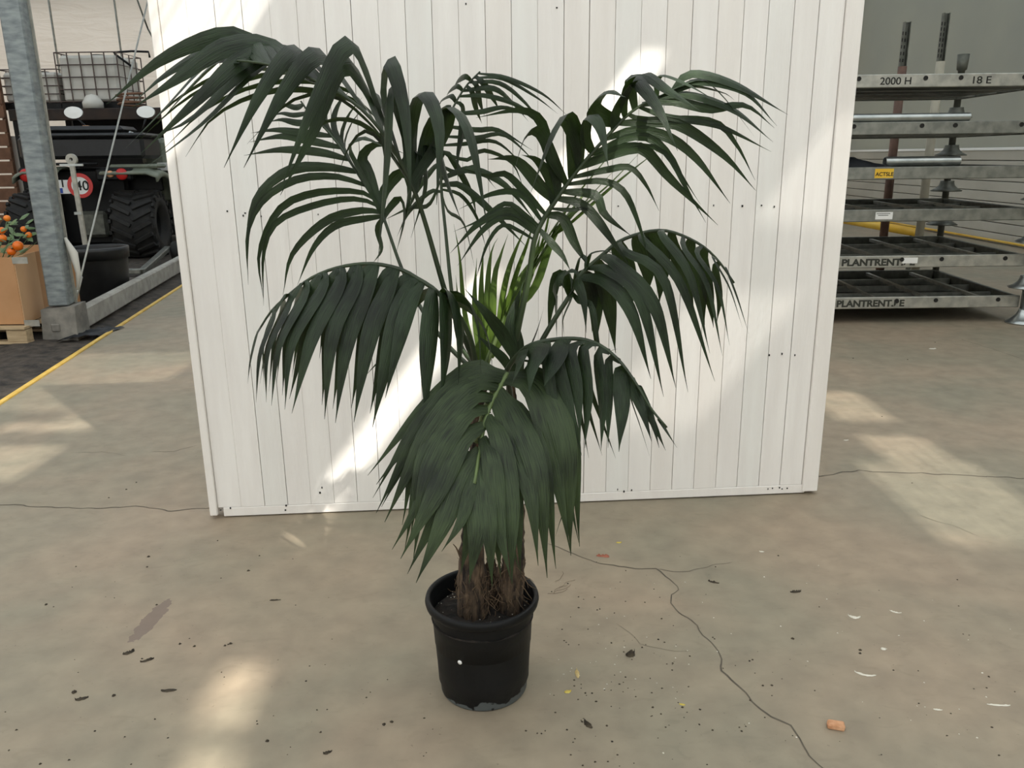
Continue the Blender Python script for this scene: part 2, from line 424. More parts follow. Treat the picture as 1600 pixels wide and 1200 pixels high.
# walls
WR = 8.1
wm = MB(); wm.add([(WR+.14, -7, 1.45), (WR+.14, 25, 1.45), (WR+.14, 25, 5.2), (WR+.14, -7, 5.2)], [(0, 1, 2, 3)]); wr = wm.build('wall_right', M['wallplastic']); tag(wr, kind='structure')
MB().box((WR+.135, 9, .73), (.02, 32, 1.46)).build('backing_sheet', M['galv_dark'], wr)  # unseen opaque sheet added to stop sun leaking between the boards
nb = 9; top = 1.5
for i in range(nb):
    h = top/nb
    MB().box((WR+.075, 9, i*h+h/2), (.09, 32, h-.012), bev=.006).build('wall_board', M['wallboard'], wr)
tr_ = MB().box((WR+.04, 9, top+.02), (.06, 32, .045), bev=.005).build('trim_2', M['white']); tag(tr_, kind='structure')
yl = MB().tube([(WR-.03, -6, .05), (WR-.03, 24.8, .05)], .02, 10).build('pipe_run', M['yellow_pipe'], None, True)
tag(yl, 'thin yellow pipe running along the foot of the right wall', 'pipe')
bw = MB(); n = 60; vs = []
Z = [-.1, .8, 1.6, 2.4, 3.2, 4.0, 5.2]
for i in range(n+1):
    x = -15.5+i*(24/n)
    for z in Z: vs.append((x, 20.5+.13*noise.noise(V((x*1.3, z*.9, 0)))+.05*noise.noise(V((x*4, z*2, 5))), z))
fs = [(i*7+k, (i+1)*7+k, (i+1)*7+k+1, i*7+k+1) for i in range(n) for k in range(6)]
bwo = bw.add(vs, fs).build('wall_back', M['film'], smooth=True); tag(bwo, kind='structure')
for i in range(16):
    x = -15+i*1.5
    MB().box((x, 20.28, 2.6), (.03, .04, 5.2)).build('seam_batten', M['galv'], bwo)
lw = MB().box((-15.5, 9, 2.6), (.1, 32, 5.2)).build('wall_left', M['film']); tag(lw, kind='structure')

# ---------------------------------------------------------------- white board panel
PA, PB = fl(330, 810), fl(1275, 771)
px_ = (PB-PA); PL = px_.length; pxn = px_.normalized(); pyn = V((-pxn.y, pxn.x, 0))     # pyn points away from the camera
PH = 2.55
ang = math.atan2(pxn.y, pxn.x)
pan = empty('board_partition', PA, ang)
tag(pan, 'large white-painted partition of vertical boards standing behind the potted palm', 'partition')
MB().box((PL/2, .04, PH/2+.005), (PL-.03, .03, PH-.03)).build('backing_sheet', M['gapback'], pan)
MB().box((.016, .02, PH/2+.008), (.032, .062, PH-.016), bev=.003).build('edge_strip', M['paint2'], pan)
MB().box((PL-.035, .02, PH/2+.008), (.07, .062, PH-.016), bev=.003).build('edge_strip', M['paint2'], pan)
MB().box((PL/2, .014, .026), (PL-.11, .026, .04), bev=.002).build('bottom_rail', M['paint2'], pan)
x = .033; i = 0
gaps = {2: .0035, 6: .003, 9: .002, 12: .0025, 15: .004, 16: .0015, 19: .0025, 22: .0035, 24: .0042, 20: .002}
wds = []
npl = 26; av = (PL-.105)/npl
while i < npl:
    wd = av
    gp = gaps.get(i, random.choice([.0002, .0008, .001, .0004]))
    m = M[random.choice(['paint', 'paint', 'paint2', 'paint3'])]
    MB().box((x+wd/2, .0145+random.uniform(-.0012, .0012), .047+(PH-.06)/2), (wd-gp, .024, PH-.06), bev=.0012).build('board', m, pan)
    x += wd; i += 1
for zz in (.25, 1.25, 2.3):
    MB().box((PL/2, .075, zz), (PL-.06, .04, .09), bev=.003).build('batten', M['wood'], pan)
for xx in (.5, PL-.5):
    MB().bar((xx, .1, 1.9), (xx, .95, .03), .05, .05).bar((xx, .07, .03), (xx, 1.0, .03), .05, .05).build('prop', M['wood'], pan)
nm = MB()
for (qx, qy) in [(355, 330), (383, 333), (380, 337), (408, 338), (497, 335), (1115, 321), (1190, 321), (1210, 323), (1160, 322), (966, 322), (985, 323), (1222, 553), (1202, 555), (1242, 555), (296, 536), (302, 538), (1200, 764), (1207, 763), (1218, 762), (1222, 764), (1230, 763), (728, 6), (870, 12), (1329, 52), (1330, 82), (1333, 180), (965, 765), (975, 768), (987, 766), (360, 794), (345, 797), (240, 44), (446, 797), (447, 790), (500, 770), (905, 390), (334, 805), (503, 762)]:
    d = ray(qx, qy); t = ((PA-EYE).dot(pyn))/d.dot(pyn); q = EYE+d*t
    lx = (q-PA).dot(pxn)
    nm.box((lx, .0005, q.z), (random.uniform(.003, .007), .003, random.uniform(.004, .009)))
tag(nm.build('nail_hole', M['black'], pan), kind='stuff')

# ---------------------------------------------------------------- potted palm
PY = 2.065; PC = V((at(753, 925, PY).x, PY, 0))
palm = empty('potted_palm', PC)
tag(palm, 'tall kentia-type palm with drooping dark green fronds in a black nursery pot', 'potted palm')
def build_in(mb, name, m, parent=None, smooth=False):
    """geometry given in world space, linked under the palm"""
    mb.v = [(x-PC.x, y-PC.y, z-PC.z) for x, y, z in mb.v]
    return mb.build(name, m, parent or palm, smooth)
prof = [(.0, .004), (.118, .004), (.122, .0), (.126, .006), (.127, .035), (.1315, .04), (.1335, .09), (.1445, .262), (.1455, .268), (.152, .270), (.160, .278), (.1625, .289), (.1600, .299), (.155, .302), (.149, .299), (.147, .29), (.143, .24), (.139, .16), (0, .16)]
pm = MB().lathe(prof, 56, Matrix.Translation(PC)); build_in(pm, 'pot', M['pot'], smooth=True)
sm = MB(); vs = []; fs = []
nr, na = 10, 40
for i in range(nr+1):
    for k in range(na):
        r = .1465*i/nr; a = 2*math.pi*k/na
        z = .245+.022*noise.noise(V((r*math.cos(a)*18, r*math.sin(a)*18, 0)))+.012*noise.noise(V((r*math.cos(a)*60, r*math.sin(a)*60, 4)))
        if i == nr: z = .235
        vs.append(PC+V((r*math.cos(a), r*math.sin(a), z)))
fs = [(i*na+k, (i+1)*na+k, (i+1)*na+(k+1) % na, i*na+(k+1) % na) for i in range(nr) for k in range(na)]
build_in(sm.add(vs, fs), 'soil', M['soil'], smooth=True)
pk = MB()
for k in range(46):
    a_ = random.uniform(0, 6.28); rr_ = .14*math.sqrt(random.random()); q = PC+V((math.cos(a_)*rr_, math.sin(a_)*rr_, .252)); z_ = random.uniform(.001, .0024)
    pk.add([q+V((z_, 0, 0)), q+V((0, z_, 0)), q+V((-z_, 0, 0)), q+V((0, -z_, 0)), q+V((0, 0, z_))], [(0, 1, 4), (1, 2, 4), (2, 3, 4), (3, 0, 4)])
tag(build_in(pk, 'perlite', M['whitebit']), kind='stuff')
# little white button and limescale at the foot
bt = at(714, 1040, PY-.14); dirv = (bt-V((PC.x, PC.y, bt.z))); dirv.z = 0; dirv.normalize()
bt = V((PC.x, PC.y, bt.z))+dirv*.1375
q = dirv.to_track_quat('Z', 'Y').to_matrix().to_4x4()
bb = MB().lathe([(0, .004), (.003, .004), (.0033, .0025), (.0062, .0025), (.0068, 0), (.0068, -.004)], 20, Matrix.Translation(bt) @ q)
tag(build_in(bb, 'button', M['white'], smooth=True), 'small white button on the pot wall')
m = M['pot']; N = m.node_tree.nodes; L = m.node_tree.links; B = N['Principled BSDF']      # limescale wear around the foot of the pot
old = B.inputs['Base Color'].links[0].from_socket
tc = N.new('ShaderNodeTexCoord'); sx = N.new('ShaderNodeSeparateXYZ'); L.new(tc.outputs['Object'], sx.inputs[0])
nz = N.new('ShaderNodeTexNoise'); nz.inputs['Scale'].default_value = 26; nz.inputs['Detail'].default_value = 8; L.new(tc.outputs['Object'], nz.inputs['Vector'])
mr = N.new('ShaderNodeMapRange'); mr.inputs[1].default_value = .0; mr.inputs[2].default_value = .055; mr.inputs[3].default_value = .62; mr.inputs[4].default_value = .18; L.new(sx.outputs['Z'], mr.inputs[0])
sb_ = N.new('ShaderNodeMath'); sb_.operation = 'ADD'; L.new(nz.outputs['Fac'], sb_.inputs[0]); L.new(mr.outputs[0], sb_.inputs[1])
rp = N.new('ShaderNodeValToRGB'); rp.color_ramp.elements[0].position = .965; rp.color_ramp.elements[1].position = 1.08; rp.color_ramp.elements[0].color = (0, 0, 0, 1); rp.color_ramp.elements[1].color = (.6, .6, .6, 1); L.new(sb_.outputs[0], rp.inputs[0])
mx = N.new('ShaderNodeMix'); mx.data_type = 'RGBA'; L.new(rp.outputs[0], mx.inputs[0]); L.new(old, mx.inputs[6]); mx.inputs[7].default_value = srgb('6d7474'); L.new(mx.outputs[2], B.inputs['Base Color'])

# stems
def stem(pxl, rads, name='stem', m='fibre', dy=0):
    P = [at(x, y, PY+d) for x, y, d in pxl]
    C_ = catmull(P, 44); rr = []
    for i in range(44):
        u = i/43*(len(rads)-1); k = min(int(u), len(rads)-2); rr.append(rads[k]+(rads[k+1]-rads[k])*(u-k))
    mb = MB().tube(C_, rr, 14)
    mb.v = [tuple(V(p)+V((noise.noise(V(p)*45), noise.noise(V(p)*45+V((5, 5, 5))), 0))*.009+V((noise.noise(V(p)*140), noise.noise(V(p)*140+V((7, 7, 7))), 0))*.006) for p in mb.v]
    return build_in(mb, name, M[m], smooth=True)
stem([(742, 968, 0), (740, 935, 0), (737, 880, 0), (737, 800, .0), (742, 700, .02), (752, 590, .03)], [.050, .043, .027, .018, .016, .014])
stem([(797, 960, .02), (797, 930, .02), (803, 880, .02), (808, 800, .02), (804, 700, .03), (798, 590, .04)], [.04, .036, .021, .014, .013, .012])
stem([(768, 950, .03), (766, 900, .04), (768, 870, .05), (772, 845, .05)], [.022, .016, .010, .004])
fb = MB()
for k in range(230):
    c = random.choice([(742, 930), (742, 930), (797, 930), (768, 930)])
    a = random.uniform(0, 6.28); r = .035 if c[0] != 742 else .045
    b0 = at(c[0], random.uniform(885, 950), PY)+V((math.cos(a)*r, math.sin(a)*r*.9, 0))
    ln = random.uniform(.02, .07); up_ = random.random() < .45
    pts = [b0]; d = V((math.cos(a)*.4, math.sin(a)*.4, 1 if up_ else -1)).normalized()
    for j in range(4):
        d = (d+V((random.uniform(-.5, .5), random.uniform(-.5, .5), random.uniform(-.4, .3)))).normalized(); pts.append(pts[-1]+d*ln/4)
    pts = [p if p.z > .24 else V((p.x, p.y, .24)) for p in pts]
    fb.tube(pts, [.0016, .0014, .0011, .0008, .0004], 4)
tag(build_in(fb, 'root_fibre', M['root']), kind='stuff')
# dead sheath tips
for pts, r in [([(727, 905, -.03), (722, 878, -.03), (714, 858, -.035), (708, 850, -.04)], .007), ([(752, 900, -.03), (754, 880, -.03), (756, 856, -.03)], .006), ([(778, 900, -.02), (780, 880, -.02), (784, 862, -.02)], .007), ([(815, 900, 0), (812, 870, 0), (806, 845, 0)], .006)]:
    P = catmull([at(x, y, PY+d) for x, y, d in pts], 8)
    build_in(MB().tube(P, [r*(1-.85*i/7) for i in range(8)], 6), 'dead_sheath', M['fibre'], smooth=True)

def leaflet(base, tang, pts, wpx, m, parent, samp=15, keel=.24, twist=0, prof=None):
    P = catmull([base]+pts, samp)
    dep = (P[len(P)//2]-EYE).dot(cf); W = wpx*dep/FPX*(1.36 if m != 'leaf_front' else 1.3)
    mb = MB(); uv = []; side = None
    nseg = samp-1
    if twist == 'f':
        twist = 0; side = (P[3]-P[0]).normalized().cross(V((0, -.75, .66)))
    for i, p in enumerate(P):
        t = (P[min(i+1, nseg)]-P[max(i-1, 0)]).normalized()
        if side is None:
            side = tang.copy()
            if abs(side.dot(t)) > .93: side = side.cross(t).cross(side)+side*.2
        side = side-t*side.dot(t)
        if side.length < 1e-4: side = t.cross(V((0, 1, 0)))
        side.normalize(); nrm = t.cross(side)
        sd = side
        if twist: sd = side*math.cos(twist*i/nseg)+nrm*math.sin(twist*i/nseg); nrm = t.cross(sd)
        s = i/nseg
        wd = .46+.54*math.sin(min(1, s/.36)*math.pi/2) if s < .36 else max(.02, math.cos((s-.36)/.64*math.pi/2)**1.35)
        wd *= W*.5
        up_ = nrm if nrm.z > 0 else -nrm
        mb.v += [tuple(p+sd*wd), tuple(p+up_*keel*wd*1.2), tuple(p-sd*wd)]
        uv += [(0, s*6), (.5, s*6), (1, s*6)]
        if i: a = 3*(i-1); mb.f += [(a, a+1, a+4, a+3), (a+1, a+2, a+5, a+4)]
    mb.uv = uv
    return build_in(mb, 'leaflet', M[m], parent, smooth=True)

def frond(pet, rach, keys, m='leaf', rm='rachis', r0=.008, r1=.0025, label=None):
    """pet, rach: (px, py, offset in depth); keys: (t, [(px, py, off)...], width)"""
    RP = [at(x, y, PY+d) for x, y, d in rach]
    full = [at(x, y, PY+d) for x, y, d in pet]+RP
    C_ = catmull(full, 40)
    o = build_in(MB().tube(C_, [r0+(r1-r0)*i/39 for i in range(40)], 8), 'frond', M[rm], smooth=True)
    if label: o['label'] = label
    RC = catmull(RP, 61)
    for k in keys:
        t, pts, wd = k[:3]
        f = t*60; i = min(int(f), 59); b = RC[i].lerp(RC[i+1], f-i)
        tg = (RC[min(i+2, 60)]-RC[max(i-1, 0)]).normalized()
        tw = k[3] if len(k) > 3 else 0
        leaflet(b, tg, [at(x, y, PY+d) for x, y, d in pts], wd, m, o, twist=tw)
    return o

def dense(keys, every=1, jit=3):
    """puts one more leaflet between each two neighbours of an ordered list"""
    out = list(keys)
    for a, b in zip(keys[:-1], keys[1:]):
        if len(a[1]) != len(b[1]): continue
        for j in range(1, every+1):
            u = j/(every+1)
            jx, jy = random.uniform(-jit, jit), random.uniform(-jit, jit)
            pts = [(p[0]*(1-u)+q[0]*u+jx*(n+1)/3, p[1]*(1-u)+q[1]*u+jy*(n+1)/3, p[2]*(1-u)+q[2]*u) for n, (p, q) in enumerate(zip(a[1], b[1]))]
            out.append((a[0]*(1-u)+b[0]*u, pts, (a[2]+b[2])/2*.92))
    return out

def K(t, pts, w, d=(0, 0, 0), tw=0):
    n = len(pts); dd = list(d)+[d[-1]]*(n-len(d))
    return (t, [(x, y, z) for (x, y), z in zip(pts, dd)], w, tw)

# A: tall frond arching to the upper left
A = [K(.00, [(643, 200), (661, 146), (686, 200), (682, 320)], 22, (-.05, -.12, -.2, -.26)),
     K(.04, [(690, 215), (705, 170), (735, 215), (763, 362)], 19, (-.05, -.1, -.18, -.24)),
     K(.10, [(634, 215), (611, 142), (605, 250), (590, 415)], 22, (-.05, -.14, -.22, -.28)),
     K(.14, [(600, 160), (608, 96), (633, 180), (643, 325)], 20, (-.05, -.12, -.2, -.26)),
     K(.22, [(590, 165), (547, 70), (492, 160), (437, 300)], 23, (-.05, -.14, -.24, -.3)),
     K(.30, [(570, 140), (533, 102), (490, 205), (438, 305)], 25, (-.05, -.14, -.24, -.3)),
     K(.40, [(520, 105), (490, 88), (440, 150), (381, 262)], 24, (-.04, -.12, -.22, -.3)),
     K(.50, [(480, 90), (452, 85), (405, 150), (350, 262)], 21, (-.04, -.12, -.22, -.3)),
     K(.60, [(435, 78), (375, 95), (310, 155), (220, 240)], 22, (-.04, -.1, -.18, -.22), 'f'),
     K(.66, [(440, 85), (385, 110), (300, 185), (235, 215)], 20, (-.02, -.06, -.1, -.14), 'f'),
     K(.74, [(420, 72), (350, 75), (275, 125), (208, 168)], 26, (-.04, -.1, -.16, -.2), 'f'),
     K(.80, [(390, 65), (325, 80), (255, 120), (212, 158)], 22, (-.02, -.06, -.1, -.14), 'f'),
     K(.86, [(385, 60), (335, 58), (250, 95), (166, 163)], 20, (-.03, -.08, -.12, -.16), 'f'),
     K(.97, [(345, 95), (300, 135), (245, 195)], 20, (0, 0, 0), 'f'),
     K(.7, [(430, 95), (385, 125), (320, 190), (228, 262)], 17, (-.02, -.06, -.1, -.14), 'f'), K(.9, [(380, 75), (320, 105), (262, 165), (196, 232)], 15, (-.02, -.04, -.06, -.08), 'f'),
     # far side
     K(.30, [(540, 140), (430, 128), (330, 165), (248, 240)], 9, (.08, .14, .18, .2)),
     K(.22, [(560, 160), (440, 140), (340, 178), (290, 245)], 11, (.08, .14, .18, .2)),
     K(.42, [(480, 118), (400, 120), (300, 165), (225, 235)], 8, (.08, .12, .16, .2)),
     K(.55, [(430, 110), (370, 115), (290, 155), (210, 225)], 8, (.06, .1, .14, .18)),
     K(.66, [(400, 105), (340, 118), (270, 160), (215, 215)], 8, (.05, .08, .1, .12)),
     K(.14, [(575, 190), (520, 150), (455, 158), (386, 225)], 9, (.06, .1, .12, .14)),
     K(.05, [(590, 212), (545, 187), (500, 195), (476, 234)], 13, (.06, .08, .1, .1)),
     K(.02, [(598, 225), (570, 205), (545, 230), (528, 275)], 12, (.05, .06, .06, .06)),
     K(.16, [(590, 150), (600, 230), (608, 300)], 14, (0, -.04, -.06)),
     K(.08, [(630, 260), (655, 240), (665, 290), (642, 372)], 15, (-.02, -.04, -.06, -.08)),
     K(.02, [(660, 250), (680, 230), (700, 290), (722, 348)], 18, (-.02, -.04, -.06, -.08)),
     K(.00, [(668, 215), (692, 175), (722, 185), (715, 245), (716, 285)], 20, (-.03, -.08, -.12, -.16))]
frond([(752, 590, .03), (722, 520, .0), (700, 470, -.03), (665, 350, -.06)],
      [(648, 300, -.08), (622, 245, -.1), (597, 206, -.12), (562, 168, -.13), (517, 138, -.14), (460, 112, -.14), (405, 98, -.14), (370, 95, -.14)], A, r0=.0085)

# B: frond behind on the left
B = [K(.02, [(575, 341), (525, 352), (490, 387), (464, 447)], 9), K(.05, [(565, 329), (510, 345), (457, 397), (442, 462)], 10),
     K(.10, [(560, 311), (505, 317), (435, 345), (412, 395), (412, 478)], 8), K(.16, [(557, 299), (490, 302), (437, 327), (405, 395), (412, 470)], 9),
     K(.27, [(525, 276), (465, 280), (412, 312), (387, 365), (388, 445)], 9), K(.38, [(510, 261), (455, 265), (408, 300), (390, 345), (387, 412)], 12),
     K(.48, [(500, 238), (440, 234), (381, 243)], 10), K(.58, [(480, 219), (440, 213), (390, 222)], 10), K(.68, [(470, 207), (430, 203), (392, 208)], 9),
     K(.80, [(465, 192), (440, 187), (418, 191)], 9), K(.9, [(460, 180), (440, 177), (422, 182)], 7), K(.97, [(462, 168), (445, 164), (430, 168)], 7),
     K(.02, [(560, 262), (546, 230), (568, 216), (605, 232)], 20, (-.02, -.04, -.06, -.08)), K(.06, [(575, 270), (566, 245), (590, 225), (632, 240)], 14),
     K(.20, [(540, 240), (548, 195), (572, 165)], 9, (.03, .06, .1)), K(.3, [(535, 225), (542, 185), (566, 152)], 9, (.03, .06, .1)),
     K(.45, [(522, 200), (528, 165), (548, 140)], 9, (.03, .06, .1)), K(.6, [(508, 190), (512, 155), (532, 130)], 9, (.03, .06, .1)),
     K(.75, [(500, 175), (505, 145), (520, 128)], 8, (.03, .06, .1)), K(.85, [(490, 165), (498, 145), (508, 130)], 8, (.03, .06, .1)),
     K(.04, [(600, 300), (628, 270), (640, 300), (625, 370)], 14), K(.0, [(605, 330), (625, 310), (632, 340), (618, 400)], 10),
     K(.01, [(590, 360), (596, 390), (582, 412)], 10)]
frond([(752, 590, .03), (700, 540, .12), (660, 485, .2), (628, 420, .26)],
      [(600, 342, .3), (587, 315, .31), (567, 284, .32), (545, 250, .33), (525, 221, .34), (500, 192, .35), (480, 172, .36), (470, 158, .36)], B and [(k[0], [(x, y, z+.33) for x, y, z in k[1]], k[2], k[3]) for k in B], r0=.007)

# C: upright frond at the back, tip arching right
Ck = [K(.98, [(790, 121), (848, 147), (888, 182)], 5), K(.93, [(785, 123), (835, 150), (872, 178)], 5), K(.88, [(780, 130), (820, 160), (855, 205)], 6),
      K(.80, [(770, 138), (800, 160), (826, 190)], 7), K(.95, [(755, 130), (768, 150), (781, 173)], 8), K(.9, [(745, 135), (750, 160), (757, 181)], 7),
      K(.85, [(738, 145), (744, 170), (753, 193)], 7), K(.7, [(722, 165), (725, 190), (730, 213)], 7), K(.75, [(762, 150), (815, 168), (862, 205)], 6),
      K(.6, [(750, 175), (790, 168), (838, 182)], 6), K(.5, [(745, 203), (780, 204), (832, 235)], 6), K(.42, [(745, 215), (790, 212), (845, 262)], 5),
      K(.35, [(725, 225), (775, 222), (822, 262)], 5), K(.3, [(730, 250), (755, 235), (800, 255), (820, 300)], 5), K(.2, [(715, 270), (745, 262), (775, 295)], 6),
      K(.7, [(705, 150), (690, 158), (684, 172)], 9), K(.6, [(700, 165), (684, 180), (678, 205)], 9), K(.8, [(715, 135), (703, 142), (696, 155)], 8),
      K(.9, [(728, 120), (716, 126), (708, 138)], 8), K(.5, [(695, 180), (675, 200), (668, 240)], 8), K(.4, [(690, 205), (672, 225), (664, 270)], 8),
      K(.25, [(700, 240), (735, 300), (745, 340)], 9), K(.2, [(680, 260), (650, 300), (632, 345)], 8),
      K(.05, [(720, 290), (768, 330), (825, 388)], 9), K(.02, [(720, 305), (745, 340), (760, 390)], 5), K(.0, [(672, 300), (640, 330), (620, 370)], 6),
      K(.1, [(670, 320), (640, 325), (598, 345)], 5), K(.1, [(735, 265), (790, 290), (840, 350)], 9), K(.0, [(700, 330), (725, 350), (742, 420)], 5)]
frond([(760, 590, .06), (720, 540, .15), (707, 467, .22), (695, 350, .28)],
      [(690, 300, .3), (689, 250, .31), (693, 205, .32), (708, 168, .33), (728, 135, .34), (750, 112, .35)], [(k[0], [(x, y, z+.33+.05*i) for i, (x, y, z) in enumerate(k[1])], k[2], k[3]) for k in Ck], r0=.007)

# F: young yellow-green frond, leaflets still close together
Fk = [K(.0, [(742, 480), (745, 403)], 9), K(.04, [(752, 460), (756, 385)], 9), K(.08, [(762, 450), (768, 393), (778, 372)], 9), K(.14, [(772, 440), (782, 400), (794, 366)], 9),
      K(.2, [(790, 440), (806, 390), (826, 346)], 9), K(.26, [(806, 430), (824, 380), (838, 330)], 10), K(.0, [(728, 500), (718, 400), (709, 350)], 6), K(.02, [(722, 520), (716, 470), (712, 430)], 6),
      K(.45, [(840, 400), (870, 350), (905, 300)], 12), K(.55, [(860, 380), (920, 310), (975, 250)], 12), K(.65, [(880, 350), (950, 290), (1006, 232)], 11),
      K(.75, [(890, 350), (970, 280), (1040, 226)], 9), K(.7, [(880, 335), (930, 270), (985, 205)], 10), K(.8, [(890, 320), (930, 270), (960, 235)], 10), K(.5, [(850, 370), (862, 310), (872, 270)], 8),
      K(.1, [(790, 500), (820, 430), (850, 385)], 20), K(.05, [(778, 520), (805, 460), (845, 395)], 22), K(.15, [(795, 490), (830, 420), (846, 360)], 16), K(.3, [(820, 440), (845, 400), (862, 340)], 14), K(.3, [(835, 450), (870, 360), (930, 300)], 12)]
frond([(757, 640, .08)], [(755, 590, .1), (778, 520, .13), (810, 460, .16), (840, 410, .18), (870, 360, .2), (915, 300, .22)],
      [(k[0], [(x, y, z+.14+.03*i) for i, (x, y, z) in enumerate(k[1])], k[2], k[3]) for k in Fk], 'leaf_young', 'rachis_l', .010, .003, 'young yellow-green frond with leaflets still close together')

# E: frond arching to the upper right
E = [K(.99, [(1078, 116), (1147, 132), (1231, 179)], 13, (0, 0, 0), 'f'), K(.97, [(1095, 128), (1164, 145), (1214, 197)], 13, (0, 0, 0), 'f'), K(.93, [(1078, 149), (1147, 173), (1208, 222)], 13, (0, 0, 0), 'f'),
     K(.90, [(1075, 135), (1130, 145), (1148, 157)], 12), K(.88, [(1090, 125), (1120, 142), (1147, 172), (1180, 215)], 8), K(.84, [(1050, 158), (1110, 170), (1165, 165), (1210, 200)], 12), K(.82, [(1044, 183), (1123, 197), (1205, 237)], 8),
     K(.76, [(1009, 187), (1112, 190), (1150, 225), (1180, 282)], 9), K(.70, [(1003, 192), (1060, 195), (1130, 242), (1181, 298)], 13), K(.60, [(992, 204), (1045, 215), (1090, 250), (1141, 318)], 12),
     K(.50, [(982, 215), (1020, 218), (1050, 250), (1070, 290), (1103, 348)], 10), K(.42, [(975, 235), (1008, 235), (1048, 280), (1122, 352)], 14), K(.46, [(972, 228), (1000, 228), (1040, 240), (1095, 320)], 7),
     K(.32, [(941, 283), (975, 300), (998, 350), (1014, 408)], 8), K(.24, [(906, 318), (934, 345), (985, 417)], 12), K(.28, [(930, 305), (945, 335), (988, 370)], 11),
     K(.14, [(879, 341), (899, 382), (922, 420)], 13), K(.06, [(862, 380), (879, 400), (892, 424)], 9), K(.18, [(890, 328), (915, 326), (935, 335)], 5), K(.36, [(950, 265), (985, 262), (1010, 290), (1030, 330)], 8),
     # near side, rising and folding towards the viewer
     K(.88, [(1005, 118), (1044, 142), (1094, 173)], 15, (-.05, -.12, -.18)), K(.80, [(985, 122), (1003, 136), (1030, 173), (1059, 236)], 18, (-.05, -.1, -.16, -.2)),
     K(.92, [(1030, 120), (1065, 128), (1118, 157)], 11, (-.03, -.08, -.12)),
     K(.70, [(928, 175), (948, 145), (978, 152)], 25, (-.05, -.1, -.16)), K(.66, [(965, 170), (990, 130), (1010, 125)], 18, (-.05, -.1, -.14)), K(.74, [(975, 160), (985, 125), (1010, 118), (1040, 140)], 14, (-.05, -.1, -.14)),
     K(.52, [(915, 215), (921, 183), (938, 200), (951, 263)], 18, (-.05, -.1, -.15, -.2)), K(.42, [(903, 225), (885, 184), (864, 210), (829, 302)], 22, (-.04, -.1, -.16, -.2)),
     K(.36, [(898, 240), (890, 190), (880, 188)], 22, (-.03, -.06, -.1)),
     K(.32, [(870, 260), (843, 207), (820, 217), (801, 277)], 15, (-.04, -.08, -.14, -.16)), K(.27, [(858, 240), (845, 190), (812, 172), (744, 184)], 13, (-.02, -.05, -.08, -.1)),
     K(.22, [(845, 292), (805, 250), (762, 249)], 15, (-.03, -.06, -.1)), K(.2, [(860, 280), (838, 250), (815, 242)], 14, (-.02, -.05, -.08)), K(.25, [(868, 270), (850, 230), (835, 210)], 14, (-.02, -.04, -.06)),
     K(.10, [(813, 303), (769, 303), (717, 327)], 8), K(.05, [(800, 330), (751, 347), (703, 396)], 10), K(.03, [(795, 338), (756, 358), (715, 415)], 8), K(.14, [(820, 300), (790, 272), (760, 275), (720, 262)], 9),
     K(.07, [(820, 335), (790, 318), (748, 345), (708, 362)], 6), K(.0, [(810, 360), (785, 352), (762, 380), (742, 440)], 5)]
frond([(798, 590, .03), (808, 520, .0), (825, 440, -.02)],
      [(835, 375, -.04), (848, 345, -.04), (865, 318, -.05), (892, 279, -.05), (920, 245, -.06), (954, 207, -.06), (985, 176, -.06), (1020, 155, -.05), (1050, 148, -.04)], [(k[0], [(x, y, z-.05) for (x, y, z) in k[1]], k[2], k[3]) for k in E], r0=.010)

# G: frond on the right, hanging leaflets
G1 = [K(.10, [(947, 440), (986, 487), (1017, 592)], 19), K(.16, [(950, 422), (1000, 468), (1037, 620)], 18), K(.24, [(960, 410), (1021, 475), (1056, 606)], 20),
      K(.35, [(975, 393), (1038, 438), (1075, 613)], 14), K(.46, [(1005, 375), (1063, 443), (1117, 596)], 13), K(.56, [(1035, 368), (1078, 431), (1109, 552)], 13),
      K(.66, [(1070, 390), (1105, 445), (1129, 557)], 11), K(.76, [(1090, 398), (1122, 450), (1140, 540)], 10), K(.86, [(1115, 405), (1140, 450), (1160, 512)], 8), K(.97, [(1135, 420), (1152, 465), (1170, 522)], 7)]
G2 = [K(.00, [(893, 440), (872, 430), (862, 470), (856, 525)], 13), K(.02, [(882, 435), (868, 450), (870, 535)], 22), K(.05, [(905, 425), (925, 450), (925, 520)], 16), K(.1, [(912, 430), (930, 460), (930, 548)], 20),
      K(.2, [(938, 420), (951, 470), (962, 552)], 20), K(.34, [(965, 385), (982, 430), (986, 495)], 22), K(.44, [(1000, 375), (1012, 415), (1012, 462)], 24), K(.5, [(1024, 375), (1033, 420), (1030, 475)], 24),
      K(.6, [(1052, 385), (1070, 435), (1086, 512)], 17), K(.7, [(1077, 400), (1094, 455), (1101, 508)], 20), K(.78, [(1098, 408), (1108, 465), (1115, 512)], 16), K(.88, [(1118, 420), (1124, 465), (1120, 505)], 11)]
G3 = [K(.0, [(885, 428), (900, 425), (905, 445)], 14, (-.05, -.07, -.08)), K(.05, [(905, 405), (915, 403), (915, 420)], 12, (-.04, -.06, -.08)), K(.15, [(922, 398), (945, 392), (962, 398)], 10, (-.04, -.06, -.08)),
      K(.03, [(900, 440), (912, 470), (916, 520)], 14, (-.05, -.08, -.1)), K(.0, [(892, 470), (880, 500), (882, 530)], 12, (-.03, -.04, -.05)), K(.02, [(905, 470), (925, 480), (938, 545), (965, 545)], 8, (-.05, -.08, -.1))]
